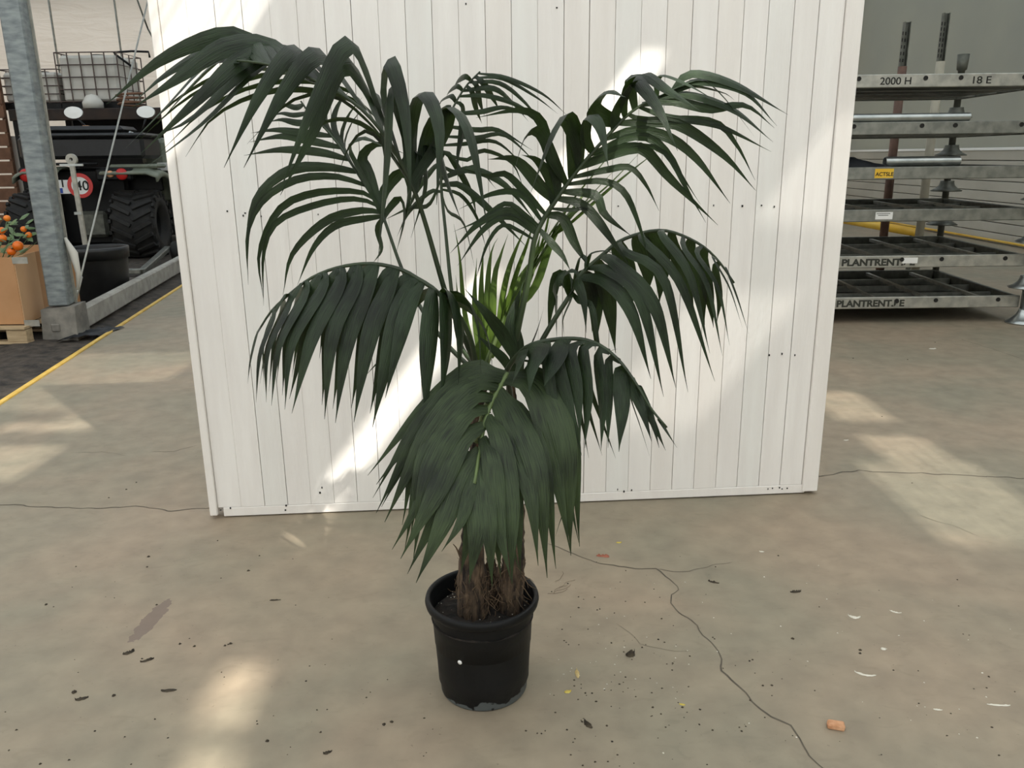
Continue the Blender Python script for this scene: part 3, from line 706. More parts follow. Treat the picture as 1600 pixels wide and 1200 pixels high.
frond([(798, 590, .03), (822, 580, .03), (848, 530, .03), (872, 490, .03)],
      [(890, 462, .03), (905, 432, .03), (944, 396, .03), (972, 375, .03), (1017, 361, .03), (1052, 363, .03), (1094, 382, .03), (1122, 407, .03), (1147, 442, .03)],
      [(k[0], [(x, y, z-.04-.03*i) for i, (x, y, z) in enumerate(k[1])], k[2]*.86) for k in G1] +
      [(k[0], [(x, y, z+.06+.03*i) for i, (x, y, z) in enumerate(k[1])], k[2]) for k in G2] + G3)

# H: left lower frond
H1 = [K(.05, [(674, 478), (668, 555), (664, 664)], 24), K(.11, [(645, 465), (630, 507), (602, 622)], 19), K(.15, [(631, 465), (614, 522), (582, 668)], 23),
      K(.24, [(605, 454), (577, 527), (553, 660)], 22), K(.33, [(575, 448), (543, 535), (524, 661)], 20), K(.41, [(555, 445), (520, 520), (507, 655)], 20), K(.49, [(530, 445), (488, 527), (456, 646)], 20),
      K(.57, [(503, 452), (456, 535), (445, 640)], 18), K(.66, [(474, 465), (436, 538), (424, 634)], 17), K(.75, [(448, 485), (418, 548), (416, 629)], 15), K(.86, [(426, 500), (406, 555), (400, 629)], 12), K(.97, [(400, 527), (391, 565), (387, 600)], 10)]
H0 = [K(.0, [(725, 468), (745, 510), (752, 592)], 22), K(.0, [(705, 462), (718, 520), (716, 602)], 25), K(.02, [(695, 470), (696, 550), (688, 630)], 24), K(.0, [(740, 490), (762, 530), (770, 585)], 13)]
H2 = [K(.05, [(645, 475), (612, 540), (572, 586)], 13, (.06,)), K(.15, [(640, 450), (622, 490), (600, 560)], 14, (.06,)), K(.25, [(600, 440), (580, 490), (562, 570)], 14, (.06,)), K(.38, [(565, 440), (545, 490), (530, 560)], 13, (.06,)),
      K(.5, [(528, 448), (508, 500), (499, 560)], 12, (.06,)), K(.6, [(495, 455), (470, 510), (456, 590)], 12, (.06,)), K(.7, [(465, 475), (442, 520), (432, 600)], 12, (.06,)), K(.8, [(440, 488), (417, 540), (406, 600)], 9, (.06,))]
frond([(752, 620, .0), (745, 580, -.03), (735, 530, -.06), (715, 490, -.09)],
      [(690, 463, -.1), (672, 447, -.1), (655, 437, -.1), (629, 422, -.1), (592, 413, -.1), (558, 413, -.1), (521, 420, -.1), (487, 434, -.1), (459, 454, -.1), (425, 485, -.1), (402, 520, -.1)],
      [(k[0], [(x, y, -.15-.05*i) for i, (x, y, z) in enumerate(k[1])], k[2], k[3]) for k in H1+H0] + H2 + [(k[0]+.02, [(x-4, y-22, -.12) for (x, y, z) in k[1]], k[2]*.8) for k in H1[1:10]], r0=.008)

# I: right lower frond
I1 = [K(.22, [(842, 552), (832, 575), (826, 620)], 28), K(.36, [(872, 552), (860, 582), (850, 604)], 25), K(.40, [(872, 560), (888, 627), (909, 712)], 16), K(.48, [(892, 547), (902, 610), (907, 690)], 18),
      K(.54, [(912, 545), (918, 620), (914, 700)], 19), K(.60, [(935, 552), (942, 627), (939, 704)], 18), K(.66, [(952, 562), (951, 631), (950, 700)], 15), K(.72, [(970, 580), (972, 638), (967, 706)], 20),
      K(.80, [(982, 590), (1003, 640), (1018, 690)], 15), K(.86, [(993, 602), (1017, 652), (1030, 700)], 13), K(.93, [(1008, 635), (1025, 670), (1040, 704)], 10), K(1.0, [(1030, 655), (1042, 675), (1058, 700)], 7),
      K(.3, [(855, 560), (868, 640), (905, 700)], 14), K(.15, [(815, 560), (808, 580), (800, 600)], 22)]
I2 = [K(.7, [(985, 620), (1000, 665), (1016, 716)], 5), K(.78, [(995, 620), (1012, 660), (1020, 700)], 5), K(.45, [(920, 600), (945, 670), (962, 716)], 8), K(.35, [(900, 580), (925, 660), (941, 712)], 7),
      K(.25, [(880, 560), (905, 640), (920, 716)], 8), K(.1, [(850, 568), (868, 562), (885, 575)], 4), K(.14, [(850, 560), (868, 554), (890, 566)], 4), K(.18, [(856, 552), (872, 546), (892, 556)], 4)]
frond([(800, 640, .0), (795, 600, -.05)],
      [(790, 585, -.08), (804, 560, -.1), (832, 538, -.13), (888, 529, -.16), (930, 536, -.2), (965, 561, -.23), (993, 598, -.26), (1017, 638, -.28), (1042, 668, -.3)],
      [(k[0], [(x, y, -.22-.04*i) for i, (x, y, z) in enumerate(k[1])], k[2], k[3]) for k in I1] + [(k[0], [(x, y, -.1) for (x, y, z) in k[1]], k[2], k[3]) for k in I2])

# dark spear leaflets at the centre
stemo = [o for o in palm.children if o.name.startswith('stem')][1]
for base, pts, wd in [((808, 565, -.02), [(785, 522, -.05), (760, 490, -.08), (727, 452, -.1)], 17), ((802, 590, -.02), [(790, 565, -.04), (770, 545, -.06), (742, 521, -.08)], 12), ((812, 590, 0), [(806, 540, 0), (800, 500, 0), (818, 440, .02)], 22), ((800, 600, .02), [(820, 560, .03), (838, 520, .03), (850, 480, .03)], 8)]:
    leaflet(at(base[0], base[1], PY+base[2]), V((.3, .2, .6)), [at(x, y, PY+d) for x, y, d in pts], wd, 'leaf', stemo)

# J: front frond
def J(k): return (k[0], [(x, y, z) for (x, y, z) in k[1]], k[2], k[3])
dJ = (-.32, -.42, -.5)
Jk = [K(.0, [(745, 585), (672, 650), (588, 757)], 30, (-.2, -.27, -.32)), K(.06, [(738, 592), (665, 668), (596, 792)], 26, (-.22, -.3, -.36)), K(.14, [(735, 603), (668, 680), (601, 816)], 33, (-.24, -.34, -.4)),
      K(.25, [(730, 625), (664, 715), (642, 834)], 33, (-.27, -.37, -.43)), K(.36, [(725, 650), (670, 740), (646, 872)], 33, (-.3, -.4, -.46)), K(.5, [(720, 690), (678, 775), (626, 873)], 35, (-.34, -.43, -.48)),
      K(.7, [(725, 735), (695, 810), (650, 911)], 34, (-.38, -.45, -.5)), K(.9, [(742, 770), (745, 830), (733, 912)], 31, (-.42, -.47, -.5)), K(.85, [(735, 765), (720, 815), (690, 862)], 20, (-.42, -.47, -.5)),
      K(.02, [(845, 600), (883, 690), (892, 868)], 36, (-.22, -.3, -.36)), K(.06, [(830, 612), (866, 730), (891, 862)], 28, (-.24, -.32, -.38)), K(.16, [(808, 655), (840, 740), (855, 903)], 34, (-.28, -.38, -.44)),
      K(.26, [(796, 674), (828, 770), (841, 884)], 30, (-.3, -.4, -.46)), K(.42, [(782, 692), (798, 800), (800, 912)], 33, (-.34, -.43, -.48)), K(.6, [(768, 722), (778, 815), (798, 905)], 30, (-.38, -.45, -.5)),
      K(.78, [(756, 760), (764, 830), (769, 917)], 28, (-.41, -.47, -.5)), K(.0, [(850, 640), (885, 760), (868, 838)], 10, (-.16, -.2, -.22))]
frond([(745, 690, -.0), (758, 640, -.04), (775, 603, -.1)],
      [(792, 585, -.16), (786, 596, -.18), (778, 610, -.2), (766, 634, -.24), (757, 662, -.28), (751, 695, -.32), (746, 728, -.37), (741, 756, -.41)],
      [(a_, b_, c_*.86, 'f') for a_, b_, c_, d_ in [q_ if len(q_) > 3 else q_+(0,) for q_ in Jk]] + [(k[0]+.05, [(x+(-9 if i < 8 else 9)*(j+1)/2, y-14, z+.035) for j, (x, y, z) in enumerate(k[1])], k[2]*.62, 'f') for i, k in enumerate(Jk[:8]+Jk[9:16])], 'leaf_front', 'rachis_l', .009, .004, 'front frond drooping towards the viewer, seen from above')

# loose thread leaf tips hanging
for pts in [[(700, 300, .1), (706, 400, .1), (700, 470, .1)]]: pass

# ---------------------------------------------------------------- right: stacked steel tray frames
def text(s, name, size, P, right, up, m, parent, depth=.0015, bold=0.0, align='LEFT'):
    c = bpy.data.curves.new(name, 'FONT'); c.body = s; c.size = size; c.extrude = depth/2; c.offset = bold; c.align_x = align; c.align_y = 'CENTER'
    t = bpy.data.objects.new('t', c); COL.objects.link(t)
    me = bpy.data.meshes.new_from_object(t); bpy.data.objects.remove(t); me.materials.clear(); me.materials.append(m); me.name = name
    o = bpy.data.objects.new(name, me); COL.objects.link(o)
    r_ = V(right).normalized(); u_ = V(up).normalized(); n_ = r_.cross(u_)
    mw = Matrix.Translation(P) @ Matrix((r_, u_, n_)).transposed().to_4x4()
    if parent:
        o.parent = parent; o.matrix_local = parent_inv(parent) @ mw
    else: o.matrix_world = mw
    return o
def parent_inv(p):
    m = Matrix.LocRotScale(p.location, p.rotation_euler, p.scale)
    if p.parent: m = Matrix.LocRotScale(p.parent.location, p.parent.rotation_euler, p.parent.scale) @ m
    return m.inverted()

FY = 7.22; XL, XR, DEP = 2.0, 4.62, 1.72; BH = .105
XR = at(1590, 480, FY).x
def zt(y): return at(1450, y, FY).z
tiers = [zt(472), zt(408), zt(336), zt(270), zt(200), zt(126)]
labels_t = ['lowest grey steel tray frame of the stack, stencilled along its front', 'second steel tray frame from the floor, stencilled with a white tag',
            'steel tray frame with a small white label, middle of the stack', 'steel tray frame with a yellow sticker on its front beam',
            'plain steel tray frame carrying the upper loose pipe', 'topmost steel tray frame marked with large black numbers']
def tray(zc, k):
    root = empty('tray_frame', ((XL+XR)/2, FY, zc)); tag(root, labels_t[k], 'tray frame', 'steel tray frames stacked on posts')
    W = XR-XL; h = BH/2; fmx = 'galv_light' if k in (0, 1, 5) else 'galv'
    SK = .13
    f = MB().box((0, 0, 0), (W, .035, BH), bev=.006).build('front_beam', M[fmx], root)
    MB().box((SK, DEP, -.005), (W, .035, BH), bev=.006).build('rear_beam', M['galv_dark'], root)
    for s in (-1, 1): MB().bar((s*(W/2-.02), .02, -.005), (s*(W/2-.02)+SK, DEP-.02, -.005), .04, BH, bev=.006).build('side_beam', M['galv_dark'], root)
    for j in (1, 2, 3): MB().box((SK*j/4, DEP*j/4, -.02), (W-.09, .022, .07)).build('long_rib', M['galv'], root)
    for j in range(5): MB().bar((-W/2+.08+W*(j+.6)/5.4, .03, .015), (-W/2+.08+W*(j+.6)/5.4+SK, DEP-.03, .015), .035, .03).build('cross_bar', M['galv_light'], root)
    MB().box((0, DEP/2, -.045), (W-.1, DEP-.06, .006)).build('tray_sheet', M['galv_dark'], root)
    hl = MB()
    for qx in {0: (1400, 1461, 1558), 1: (1408, 1470, 1569), 2: (), 3: (), 4: (1333, 1439, 1491, 1594), 5: (1341, 1445, 1500, 1599)}[k]:
        x = at(qx, 300, FY).x - (XL+XR)/2 + (0 if k < 4 else 0)
        y_ = {0: 465, 1: 402, 4: 196, 5: 120}[k]
        p = at(qx, y_, FY)
        MB().lathe([(0, .001), (.013, .001), (.013, .004), (.019, .005), (.019, -.002)], 14, Matrix.Translation((p.x-(XL+XR)/2, -.0185, BH*.18)) @ Matrix.Rotation(R(90), 4, 'X')).build('bolt_hole', M['black'], root)
    return root
TR = [tray(z, k) for k, z in enumerate(tiers)]
bpy.context.view_layer.update()
def on_front(px, py): return at(px, py, FY-.0195)
def tz(k, dz=0): return tiers[k]+dz
for k, x0, x1 in [(0, 1307, 1413), (1, 1315, 1422)]:
    p = on_front(x0, 475 if k == 0 else 410); q = on_front(x1, 475)
    t = text('PLANTRENT.BE', 'stencil_lettering', .082, V((p.x, FY-.0185, tz(k, -.006))), (1, 0, 0), (0, 0, 1), M['stencil'], TR[k], bold=.0034)
    wdt = max(v.co.x for v in t.data.vertices); sx = (q.x-p.x)/wdt
    for v in t.data.vertices: v.co.x *= sx
for s_, x0, x1 in [('2000 H', 1375, 1424), ('18 E', 1517, 1549)]:
    p = on_front(x0, 126); q = on_front(x1, 126)
    t = text(s_, 'beam_lettering', .082, V((p.x, FY-.0185, tz(5, -.004))), (1, 0, 0), (0, 0, 1), M['black'], TR[5], bold=.0008)
    wdt = max(v.co.x for v in t.data.vertices); sx = (q.x-p.x)/wdt
    for v in t.data.vertices: v.co.x *= sx
def sticker(px0, px1, k, h, m, dz=0):
    p, q = on_front(px0, 300), on_front(px1, 300)
    c = (XL+XR)/2
    return MB().box(((p.x+q.x)/2-c, -.0185, dz), (q.x-p.x, .002, h)).build('sticker', M[m], TR[k])
sticker(1364, 1393, 3, .078, 'sticker_y'); sticker(1372, 1399, 2, .062, 'white', .0); sticker(1423, 1447, 1, .05, 'white', .01)
p = on_front(1366, 271)
text('ACTSLE', 'sticker_text', .045, V((p.x+.012, FY-.0205, tz(3, -.008))), (1, 0, 0), (0, 0, 1), M['black'], TR[3], bold=.0008)
for j, zz in enumerate((.018, .004)): MB().box((on_front(1384, 300).x-(XL+XR)/2, -.0200, zz), (.12-.03*j, .001, .005)).build('sticker_line', M['stencil'], TR[2])
# corner posts with cone cups
def cone_prof(s=1): return [(.0, .0), (.095*s, .0), (.098*s, .008), (.07*s, .03), (.05*s, .06), (.043*s, .095), (.043*s, .11), (0, .11)]
for (x, y, nm_) in [(XR, FY, 'front right'), (XR+.13, FY+DEP, 'rear right'), (XL, FY, 'front left'), (XL, FY+DEP, 'rear left')]:
    post = empty('corner_post', (x, y, 0))
    tag(post, {'front right': 'shiny steel corner post on a bell foot, front of the tray stack', 'rear right': 'dark steel post with cone cups at rear of the tray stack',
               'front left': 'steel corner post of the tray stack hidden behind the white partition', 'rear left': 'rear steel corner post of the tray stack behind the white partition'}[nm_], 'post', 'corner posts of the tray stack')
    m = 'chrome' if 'front' in nm_ else 'galv_dark'
    yo = -.06 if 'front' in nm_ else .06
    MB().lathe([(0, .002), (.135, .002), (.135, .012), (.10, .035), (.06, .075), (.042, .11), (.04, .13), (0, .13)], 28, Matrix.Translation((.02, yo, 0))).build('bell_foot', M[m], post, True)
    MB().tube([(.02, yo, .1), (.02, yo, 2.30), (.02, yo, 2.31), (.02, yo, 2.46)], [.034, .034, .05, .06], 14).build('shaft', M[m], post, True)
    for z in tiers[1:]:
        MB().lathe([(r*1.6, z_) for r, z_ in cone_prof()], 24, Matrix.Translation((.02, yo, z-.24))).build('cone_cup', M[m], post, True)
    if 'rear' in nm_: pass
# two perforated uprights further back
for (xt, yt, xs, ys, Yd, rs, lab) in [(1417, 42, 1410, 104, 9.6, 'rust', 'shorter perforated grey upright in a brown sleeve behind the tray stack'), (1478, 28, 1471, 96, 9.6, 'sleeve', 'taller perforated grey upright in a pale sleeve behind the tray stack')]:
    P = at(xt, yt, Yd); S = at(xs, ys, Yd); up = empty('upright', (P.x, Yd, 0)); tag(up, lab, 'upright', 'perforated uprights behind the tray stack')
    MB().tube([(0, 0, 0), (0, 0, S.z)], .048, 14).build('sleeve', M[rs], up, True)
    MB().box((-.03, 0, (S.z+P.z)/2), (.012, .05, P.z-S.z+.1)).box((.0, .022, (S.z+P.z)/2), (.07, .008, P.z-S.z+.1)).box((.032, 0, (S.z+P.z)/2), (.008, .04, P.z-S.z+.1)).build('channel', M['galv_dark'], up)
    n = 5 if xt < 1450 else 7; hb = MB()
    for i in range(n): hb.box((-.037, -.005, S.z+.03+(P.z-S.z-.06)*(i+.5)/n), (.004, .02, .035)).box((0, .017, S.z+.03+(P.z-S.z-.06)*(i+.5)/n), (.02, .004, .035))
    tag(hb.build('slot_hole', M['black'], up), kind='stuff')
# loose pipes on the trays
def pipe(px0, px1, k, r, lab, dy):
    a, b = at(px0, 200, FY+dy), at(px1, 200, FY+dy); z = tiers[k]+BH/2+r+.001
    m_ = MB().tube([(a.x, FY+dy, z), (b.x, FY+dy, z)], r, 20, False)
    m_.tube([(b.x-.0, FY+dy, z), (a.x, FY+dy, z)], r*.9, 20, False)
    for xx in (a.x, b.x):
        n = 20; vs = []
        for q_ in (r, r*.9):
            for i in range(n): an = 2*math.pi*i/n; vs.append((xx, FY+dy+q_*math.cos(an), z+q_*math.sin(an)))
        m_.add(vs, [(i, (i+1) % n, n+(i+1) % n, n+i) for i in range(n)])
    o = m_.build('steel_pipe', M['chrome'], None, True, loc=((a.x+b.x)/2, FY+dy, z)); tag(o, lab, 'pipe', 'loose steel pipes on the tray stack')
pipe(1230, 1512, 4, .034, 'shiny steel pipe lying on the tray frame below the numbered top beam', .02)
pipe(1388, 1505, 3, .042, 'dull steel pipe lying on the tray frame with the yellow sticker', .10)
# dark cloth heap
cm = MB(); vs = []; nx, ny = 26, 10
a = at(1250, 250, FY+.06).x; b = at(1392, 250, FY+.06).x
for j in range(ny+1):
    for i in range(nx+1):
        u, v = i/nx, j/ny; x = a+(b-a)*u; y = FY+.02+.34*v
        h = .13*max(0, math.sin(math.pi*min(1, v*1.0)))*(1-u**2.2)**.7*(.8+.5*noise.noise(V((x*9, y*9, 0))))
        vs.append((x, y, tiers[3]+BH/2+.002+h))
fs = [(j*(nx+1)+i, j*(nx+1)+i+1, (j+1)*(nx+1)+i+1, (j+1)*(nx+1)+i) for j in range(ny) for i in range(nx)]
o = cm.add(vs, fs).build('dark_sheet', M['tarp'], None, True, loc=((a+b)/2, FY+.15, tiers[3]+BH/2)); tag(o, 'crumpled dark plastic sheet on the tray frame with the yellow sticker', 'plastic sheet')
# yellow pipe behind the stack
P0, P1 = at(1300, 340, 11.6), at(1436, 364, 10.6)
o = MB().tube([P0, P1], .055, 16).build('guard_pipe', M['yellow_pipe'], None, True); tag(o, 'thick yellow guard pipe seen through the middle of the tray stack', 'pipe')
o['label'] = 'thick yellow guard pipe seen through the middle of the tray stack'
gp = MB()
for t in (.05, .93):
    q = P0.lerp(P1, t); gp.tube([(q.x, q.y, 0), (q.x, q.y, q.z-.04)], .03, 10)
gp.build('support_leg', M['galv_dark'], o)

# ---------------------------------------------------------------- left: post, brace, rail
pf = fl(103, 530); YP = fl(104, 533).y+.25
pc = at(97, 470, YP)
post = empty('steel_column', (pc.x, YP, 0), math.atan2(-kd.x, kd.y)*1.0)
tag(post, 'galvanised square steel column on a concrete footing beside the yellow kerb', 'column')
W_ = .17
MB().box((0, 0, .28+2.45), (W_, .2, 4.9), bev=.012).build('shaft', M['galv_post'], post)
MB().box((W_/2+.009, .06, .28+2.45), (.018, .02, 4.9)).build('flange', M['galv_light'], post)
fz = .26
MB().add([(-.15, -.16, -.03), (.14, -.16, -.03), (.14, .16, -.03), (-.15, .16, -.03), (-.135, -.14, fz), (.145, -.14, fz+.02), (.145, .14, fz+.02), (-.135, .14, fz)],
         [(3, 2, 1, 0), (4, 5, 6, 7), (0, 1, 5, 4), (1, 2, 6, 5), (2, 3, 7, 6), (3, 0, 4, 7)]).build('footing', M['concrete_block'], post)
MB().box((-.03, -.155, .1), (.07, .02, .07), bev=.008).build('bolt_plate', M['concrete_block'], post)
wb = MB().tube([(W_/2+.05, .03, .4), (W_/2+.075, .03, .55), (W_/2+.06, .03, .72), (W_/2+.01, .03, .86)], [.012, .022, .036, .012], 10)
tag(wb.build('plastic_wrap', M['tank'], post, True), 'dirty white plastic wrap around the lower column')
q0 = at(117, 470, YP+.1); q1 = at(150, 348, YP+1.2)
top_ = at(246, -60, YP+3.4); mid_ = q0.lerp(top_, .08)
o = MB().tube([q0, mid_, top_], [.009, .009, .009], 8).tube([q0, q0.lerp(top_, .055)], .018, 10).build('brace_rod', M['galv_light'], None, True)
tag(o, 'thin slanting steel brace rod rising from the column footing', 'rod')
o = MB().tube([at(231, 45, YP+3.2), at(200, -40, YP+3.2)], .01, 8).tube([at(231, 45, YP+3.2), at(250, 80, YP+3.3)], .01, 8).build('brace_rod', M['galv_dark'], None, True)
tag(o, 'short dark brace rod crossing at the top left of the partition', 'rod')
# concrete edging rail
ra, rb = fl(122, 500, .11), fl(281, 412, .11)
o = MB().bar(ra, rb+(rb-ra)*.5, .10, .19, bev=.015).build('edging_rail', M['concrete_block'], None)
o.data.materials.clear(); o.data.materials.append(mat('pale_concrete', '8f8c84', 'a5a299', 9, .8, bump=.2)); tag(o, 'pale concrete edging rail running back from the steel column', 'rail')
rs = MB()
# black rag on the kerb
vs = []; base = fl(118, 531, 0.0)
for j in range(7):
    for i in range(11):
        u, v = i/10, j/6
        vs.append((base.x-.12+.5*u*.55+.05*v, base.y-.1+.35*v+.25*u, -.0+.05*abs(noise.noise(V((u*4, v*4, 1))))+.012*math.sin(u*3)+.004))
rs.add(vs, [(j*11+i, j*11+i+1, (j+1)*11+i+1, (j+1)*11+i) for j in range(6) for i in range(10)])
o = rs.build('black_rag', M['tarp'], None, True, loc=tuple(base)); tag(o, 'scrap of black plastic film at the foot of the concrete footing', 'rag')

# big black tub
TB = fl(151, 478); TC = V((TB.x-.02, TB.y+.5, 0)); 
tub = empty('plastic_tub', (TC.x, TC.y, -.02)); tag(tub, 'big round black plastic tub behind the steel column', 'tub')
R0 = (at(197, 380, TC.y).x-at(104, 380, TC.y).x)/2; hz = at(150, 383, TC.y).z; TC.x = at(150, 383, TC.y).x; tub.location.x = TC.x
MB().lathe([(0, .0), (R0*.78, 0), (R0*.82, .02), (R0*.93, hz-.13), (R0*.94, hz-.12), (R0*.985, hz-.12), (R0, hz-.03), (R0, hz), (R0*.95, hz+.005), (R0*.93, hz-.02), (R0*.8, .04), (0, .04)], 48).build('tub_body', M['blackplastic'], tub, True)
# lifting stand bar
sb = at(133, 372, TC.y+R0+.15); Ys = TC.y+R0+.15
st = at(112, 255, Ys); root = empty('stand_bar', (sb.x, Ys, 0)); tag(root, 'upright galvanised bar with a ring eye standing behind the black tub', 'bar')
MB().bar((0, 0, -.02), (st.x-sb.x, 0, st.z), .05, .03, V((0, 1, 0))).build('shaft', M['galv_light'], root)
MB().bar((st.x-sb.x-.13, -.01, st.z-.02), (st.x-sb.x+.13, -.01, st.z-.02), .025, .025).build('cross_pin', M['chrome'], root)
ey = at(112, 249, Ys)
MB().lathe([(.02, -.018), (.062, -.018), (.062, .018), (.02, .018), (.02, -.018)], 24, Matrix.Translation((ey.x-sb.x, 0, ey.z)) @ Matrix.Rotation(R(90), 4, 'X')).build('ring_eye', M['galv_light'], root)
MB().bar((-.045-.02, -.02, at(130, 333, Ys).z), (.045-.03, -.02, at(130, 333, Ys).z), .03, .03).build('clamp', M['chrome'], root)

# cardboard box on a pallet with fruiting plants
BY = 6.86
xa = at(41, 520, BY).x; xb = at(74, 515, BY+.42).x
z0, z1 = .16, at(41, 402, BY).z
poly = [(xa-1.05, BY), (xa, BY), (xb, BY+.42), (xb, BY+1.05), (xa-1.05, BY+1.05)]
ctr = (xb-.62, BY+.5)
box = empty('cardboard_box', (ctr[0], ctr[1], z0)); tag(box, 'large open brown cardboard bin on a wooden pallet at the left edge', 'box')
for i in range(5):
    a, b = V(poly[i]+(0,)), V(poly[(i+1) % 5]+(0,))
    dz = [0, .0, .05, .0, .0]
    mm = MB().bar((a.x-ctr[0], a.y-ctr[1], (z1-z0)/2), (b.x-ctr[0], b.y-ctr[1], (z1-z0)/2), .012, z1-z0)
    mm.build('side_wall', M['card_lit'] if i == 1 else M['card'], box)
MB().prism([(x-ctr[0], y-ctr[1]) for x, y in poly], 0, .01).build('base_sheet', M['card'], box)
for (qx, qy) in [(31, 407), (50, 505)]:
    p = at(qx, qy, BY-.01); MB().box((p.x-ctr[0], BY-.01-ctr[1], p.z-z0), (.13, .004, .055)).build('metal_clip', M['galv_light'], box)
pal = empty('wooden_pallet', (ctr[0], ctr[1], 0)); tag(pal, 'pale wooden pallet under the cardboard bin', 'pallet')
for yy in (-.53, 0, .53): MB().box((.05, yy, .012), (1.35, .1, .022)).build('bottom_board', M['wood'], pal)
for yy in (-.53, 0, .53):
    for xx in (-.5, .08, .64): MB().box((xx, yy, .073), (.17, .1, .1), bev=.004).build('block', M['wood'], pal)
for i in range(5): MB().box((0.05, -.53+i*.265, .14), (1.35, .13, .02)).build('deck_board', M['wood'], pal)

fp = empty('fruit_plant', (xa-.25, BY+.45, z0+.02)); tag(fp, 'leafy plant with small round orange fruits in the cardboard bin', 'plant')
FPL = V(fp.location)
def local(p): return V(p)-FPL
MB().lathe([(0, 0), (.13, 0), (.16, .22), (.15, .22), (.13, .1), (0, .1)], 20).build('pot', M['blackplastic'], fp, True)
stm = MB()
tips = [(11, 341), (37, 358), (45, 367), (4, 372), (28, 384), (18, 393), (3, 360), (24, 352), (50, 378), (60, 372)]
for (qx, qy) in tips: stm.tube(catmull([(0, 0, .1), local(at(qx*.4-8, 420, BY+.35)), local(at(qx, qy+4, BY+.3))], 8), [.008, .007, .006, .005, .004, .004, .003, .003], 5)
stm.build('stem', M['plantleaf'], fp, True)
for (qx, qy), r in zip(tips, (.028, .026, .027, .034, .044, .036, .03, .0, 0, 0)):
    if r: MB().lathe([(r*math.sin(a_), -r*math.cos(a_)*.95) for a_ in [math.pi*i/10 for i in range(11)]], 18, Matrix.Translation(local(at(qx, qy, BY+.2)))).build('fruit', M['orange'], fp, True)
for k in range(60):
    c = at(random.uniform(-50, 48), random.uniform(342, 398), BY+random.uniform(.12, .5))
    if k < 8: c = [at(x_, y_, BY+.18) for x_, y_ in ((15, 352), (22, 372), (40, 350), (52, 378), (58, 366), (8, 385), (0, 395), (35, 372))][k]
    a_ = random.uniform(0, 6.28); d = V((math.cos(a_), math.sin(a_)*.6, random.uniform(-.2, .7))).normalized()
    s = d.cross(V((0, -.7, .7))).normalized(); L_ = random.uniform(.07, .11); w_ = L_*.2; nn = d.cross(s)
    c = local(c)
    vs = [c, c+d*L_*.35+s*w_, c+d*L_*.75+s*w_*.7, c+d*L_, c+d*L_*.75-s*w_*.7, c+d*L_*.35-s*w_, c+d*L_*.35-nn*.008, c+d*L_*.75-nn*.006]
    MB().add(vs, [(0, 1, 6), (1, 2, 7, 6), (2, 3, 7), (0, 6, 5), (6, 7, 4, 5), (7, 3, 4)]).build('leaf', M['plantleaf'], fp, True)

# ---------------------------------------------------------------- utility vehicle (rear view)
VY = 13.0
vs_ = FPX/((at(144, 330, VY)-EYE).dot(cf))           # pixels per metre there
vc = at(144, 400, VY); vrot = .12
veh = empty('utility_vehicle', (vc.x, VY, 0), vrot)
tag(veh, 'black and khaki utility quad seen from behind under the tank platform', 'vehicle')
ca, sa = math.cos(vrot), math.sin(vrot)
def vl(px, py, dy=0):                                  # pixel on the vehicle's rear plane (pushed dy forwards) to local coordinates
    # plane through vc with normal along local y
    n_ = V((-sa, ca, 0)); P0_ = V((vc.x, VY, 0))+n_*dy
    d = ray(px, py); t = (P0_-EYE).dot(n_)/d.dot(n_); q = EYE+d*t-V((vc.x, VY, 0))
    return V((q.x*ca+q.y*sa, -q.x*sa+q.y*ca, q.z))
def vbox(px0, py0, px1, py1, dy, th, m, name, bev=.03, par=None, label=None):
    a, b = vl(px0, py1, dy), vl(px1, py0, dy)
    o = MB().box(((a.x+b.x)/2, dy+th/2, (a.z+b.z)/2), (abs(b.x-a.x), th, abs(b.z-a.z)), bev=bev).build(name, M[m], par or veh)
    if label: o['label'] = label
    return o
def tyre(px0, px1, pyt, pyb, y0, name='wheel'):
    a = vl(px0, pyb, y0); b = vl(px1, pyt, y0); rad = (b.z-a.z)/2; wd = b.x-a.x; cx = (a.x+b.x)/2; cz = rad; cy = y0+rad*.3
    T = Matrix.Translation((cx, cy, cz)) @ Matrix.Rotation(R(90), 4, 'Y')
    h = wd/2
    w_ = MB().lathe([(rad*.45, -h*.75), (rad*.6, -h), (rad*.86, -h), (rad*.95, -h*.8), (rad*.965, 0), (rad*.95, h*.8), (rad*.86, h), (rad*.6, h), (rad*.45, h*.75), (rad*.45, -h*.75)], 36, T).build(name, M['rubber'], veh, True)
    lg = MB(); n = 18
    for i in range(n):
        for s in (-1, 1):
            an = 2*math.pi*(i+(.5 if s > 0 else 0))/n
            Rm = T @ Matrix.Rotation(an, 4, 'Z')
            ax = Matrix.Rotation(s*R(28), 3, 'X')
            mb = MB().box((0, 0, 0), (rad*.09, rad*.12, h*1.0), ax, .006)
            lg.add([Rm @ (V(p)+V((rad*.985, 0, s*h*.48))) for p in mb.v], mb.f)
            mb = MB().box((rad*.9, 0, s*h*.98), (rad*.16, rad*.11, h*.12))
            lg.add([Rm @ V(p) for p in mb.v], mb.f)
    tag(lg.build('tread_lug', M['rubber'], w_), kind='stuff')
    MB().lathe([(0, h*.5), (rad*.16, h*.52), (rad*.2, h*.4), (rad*.38, h*.45), (rad*.46, h*.72), (rad*.46, -h*.72), (0, -h*.4)], 24, T).build('rim', M['blackpaint'], w_, True)
    return w_
tyre(190, 243, 296, 401, 0); tyre(33, 83, 296, 401, 0)
tyre(205, 248, 300, 396, 1.75, 'wheel'); tyre(55, 95, 300, 396, 1.75)
vbox(80, 262, 195, 385, .35, 1.2, 'blackpaint', 'chassis', .05)
vbox(30, 212, 222, 250, -.05, .9, 'blackplastic', 'cargo_box', .05)
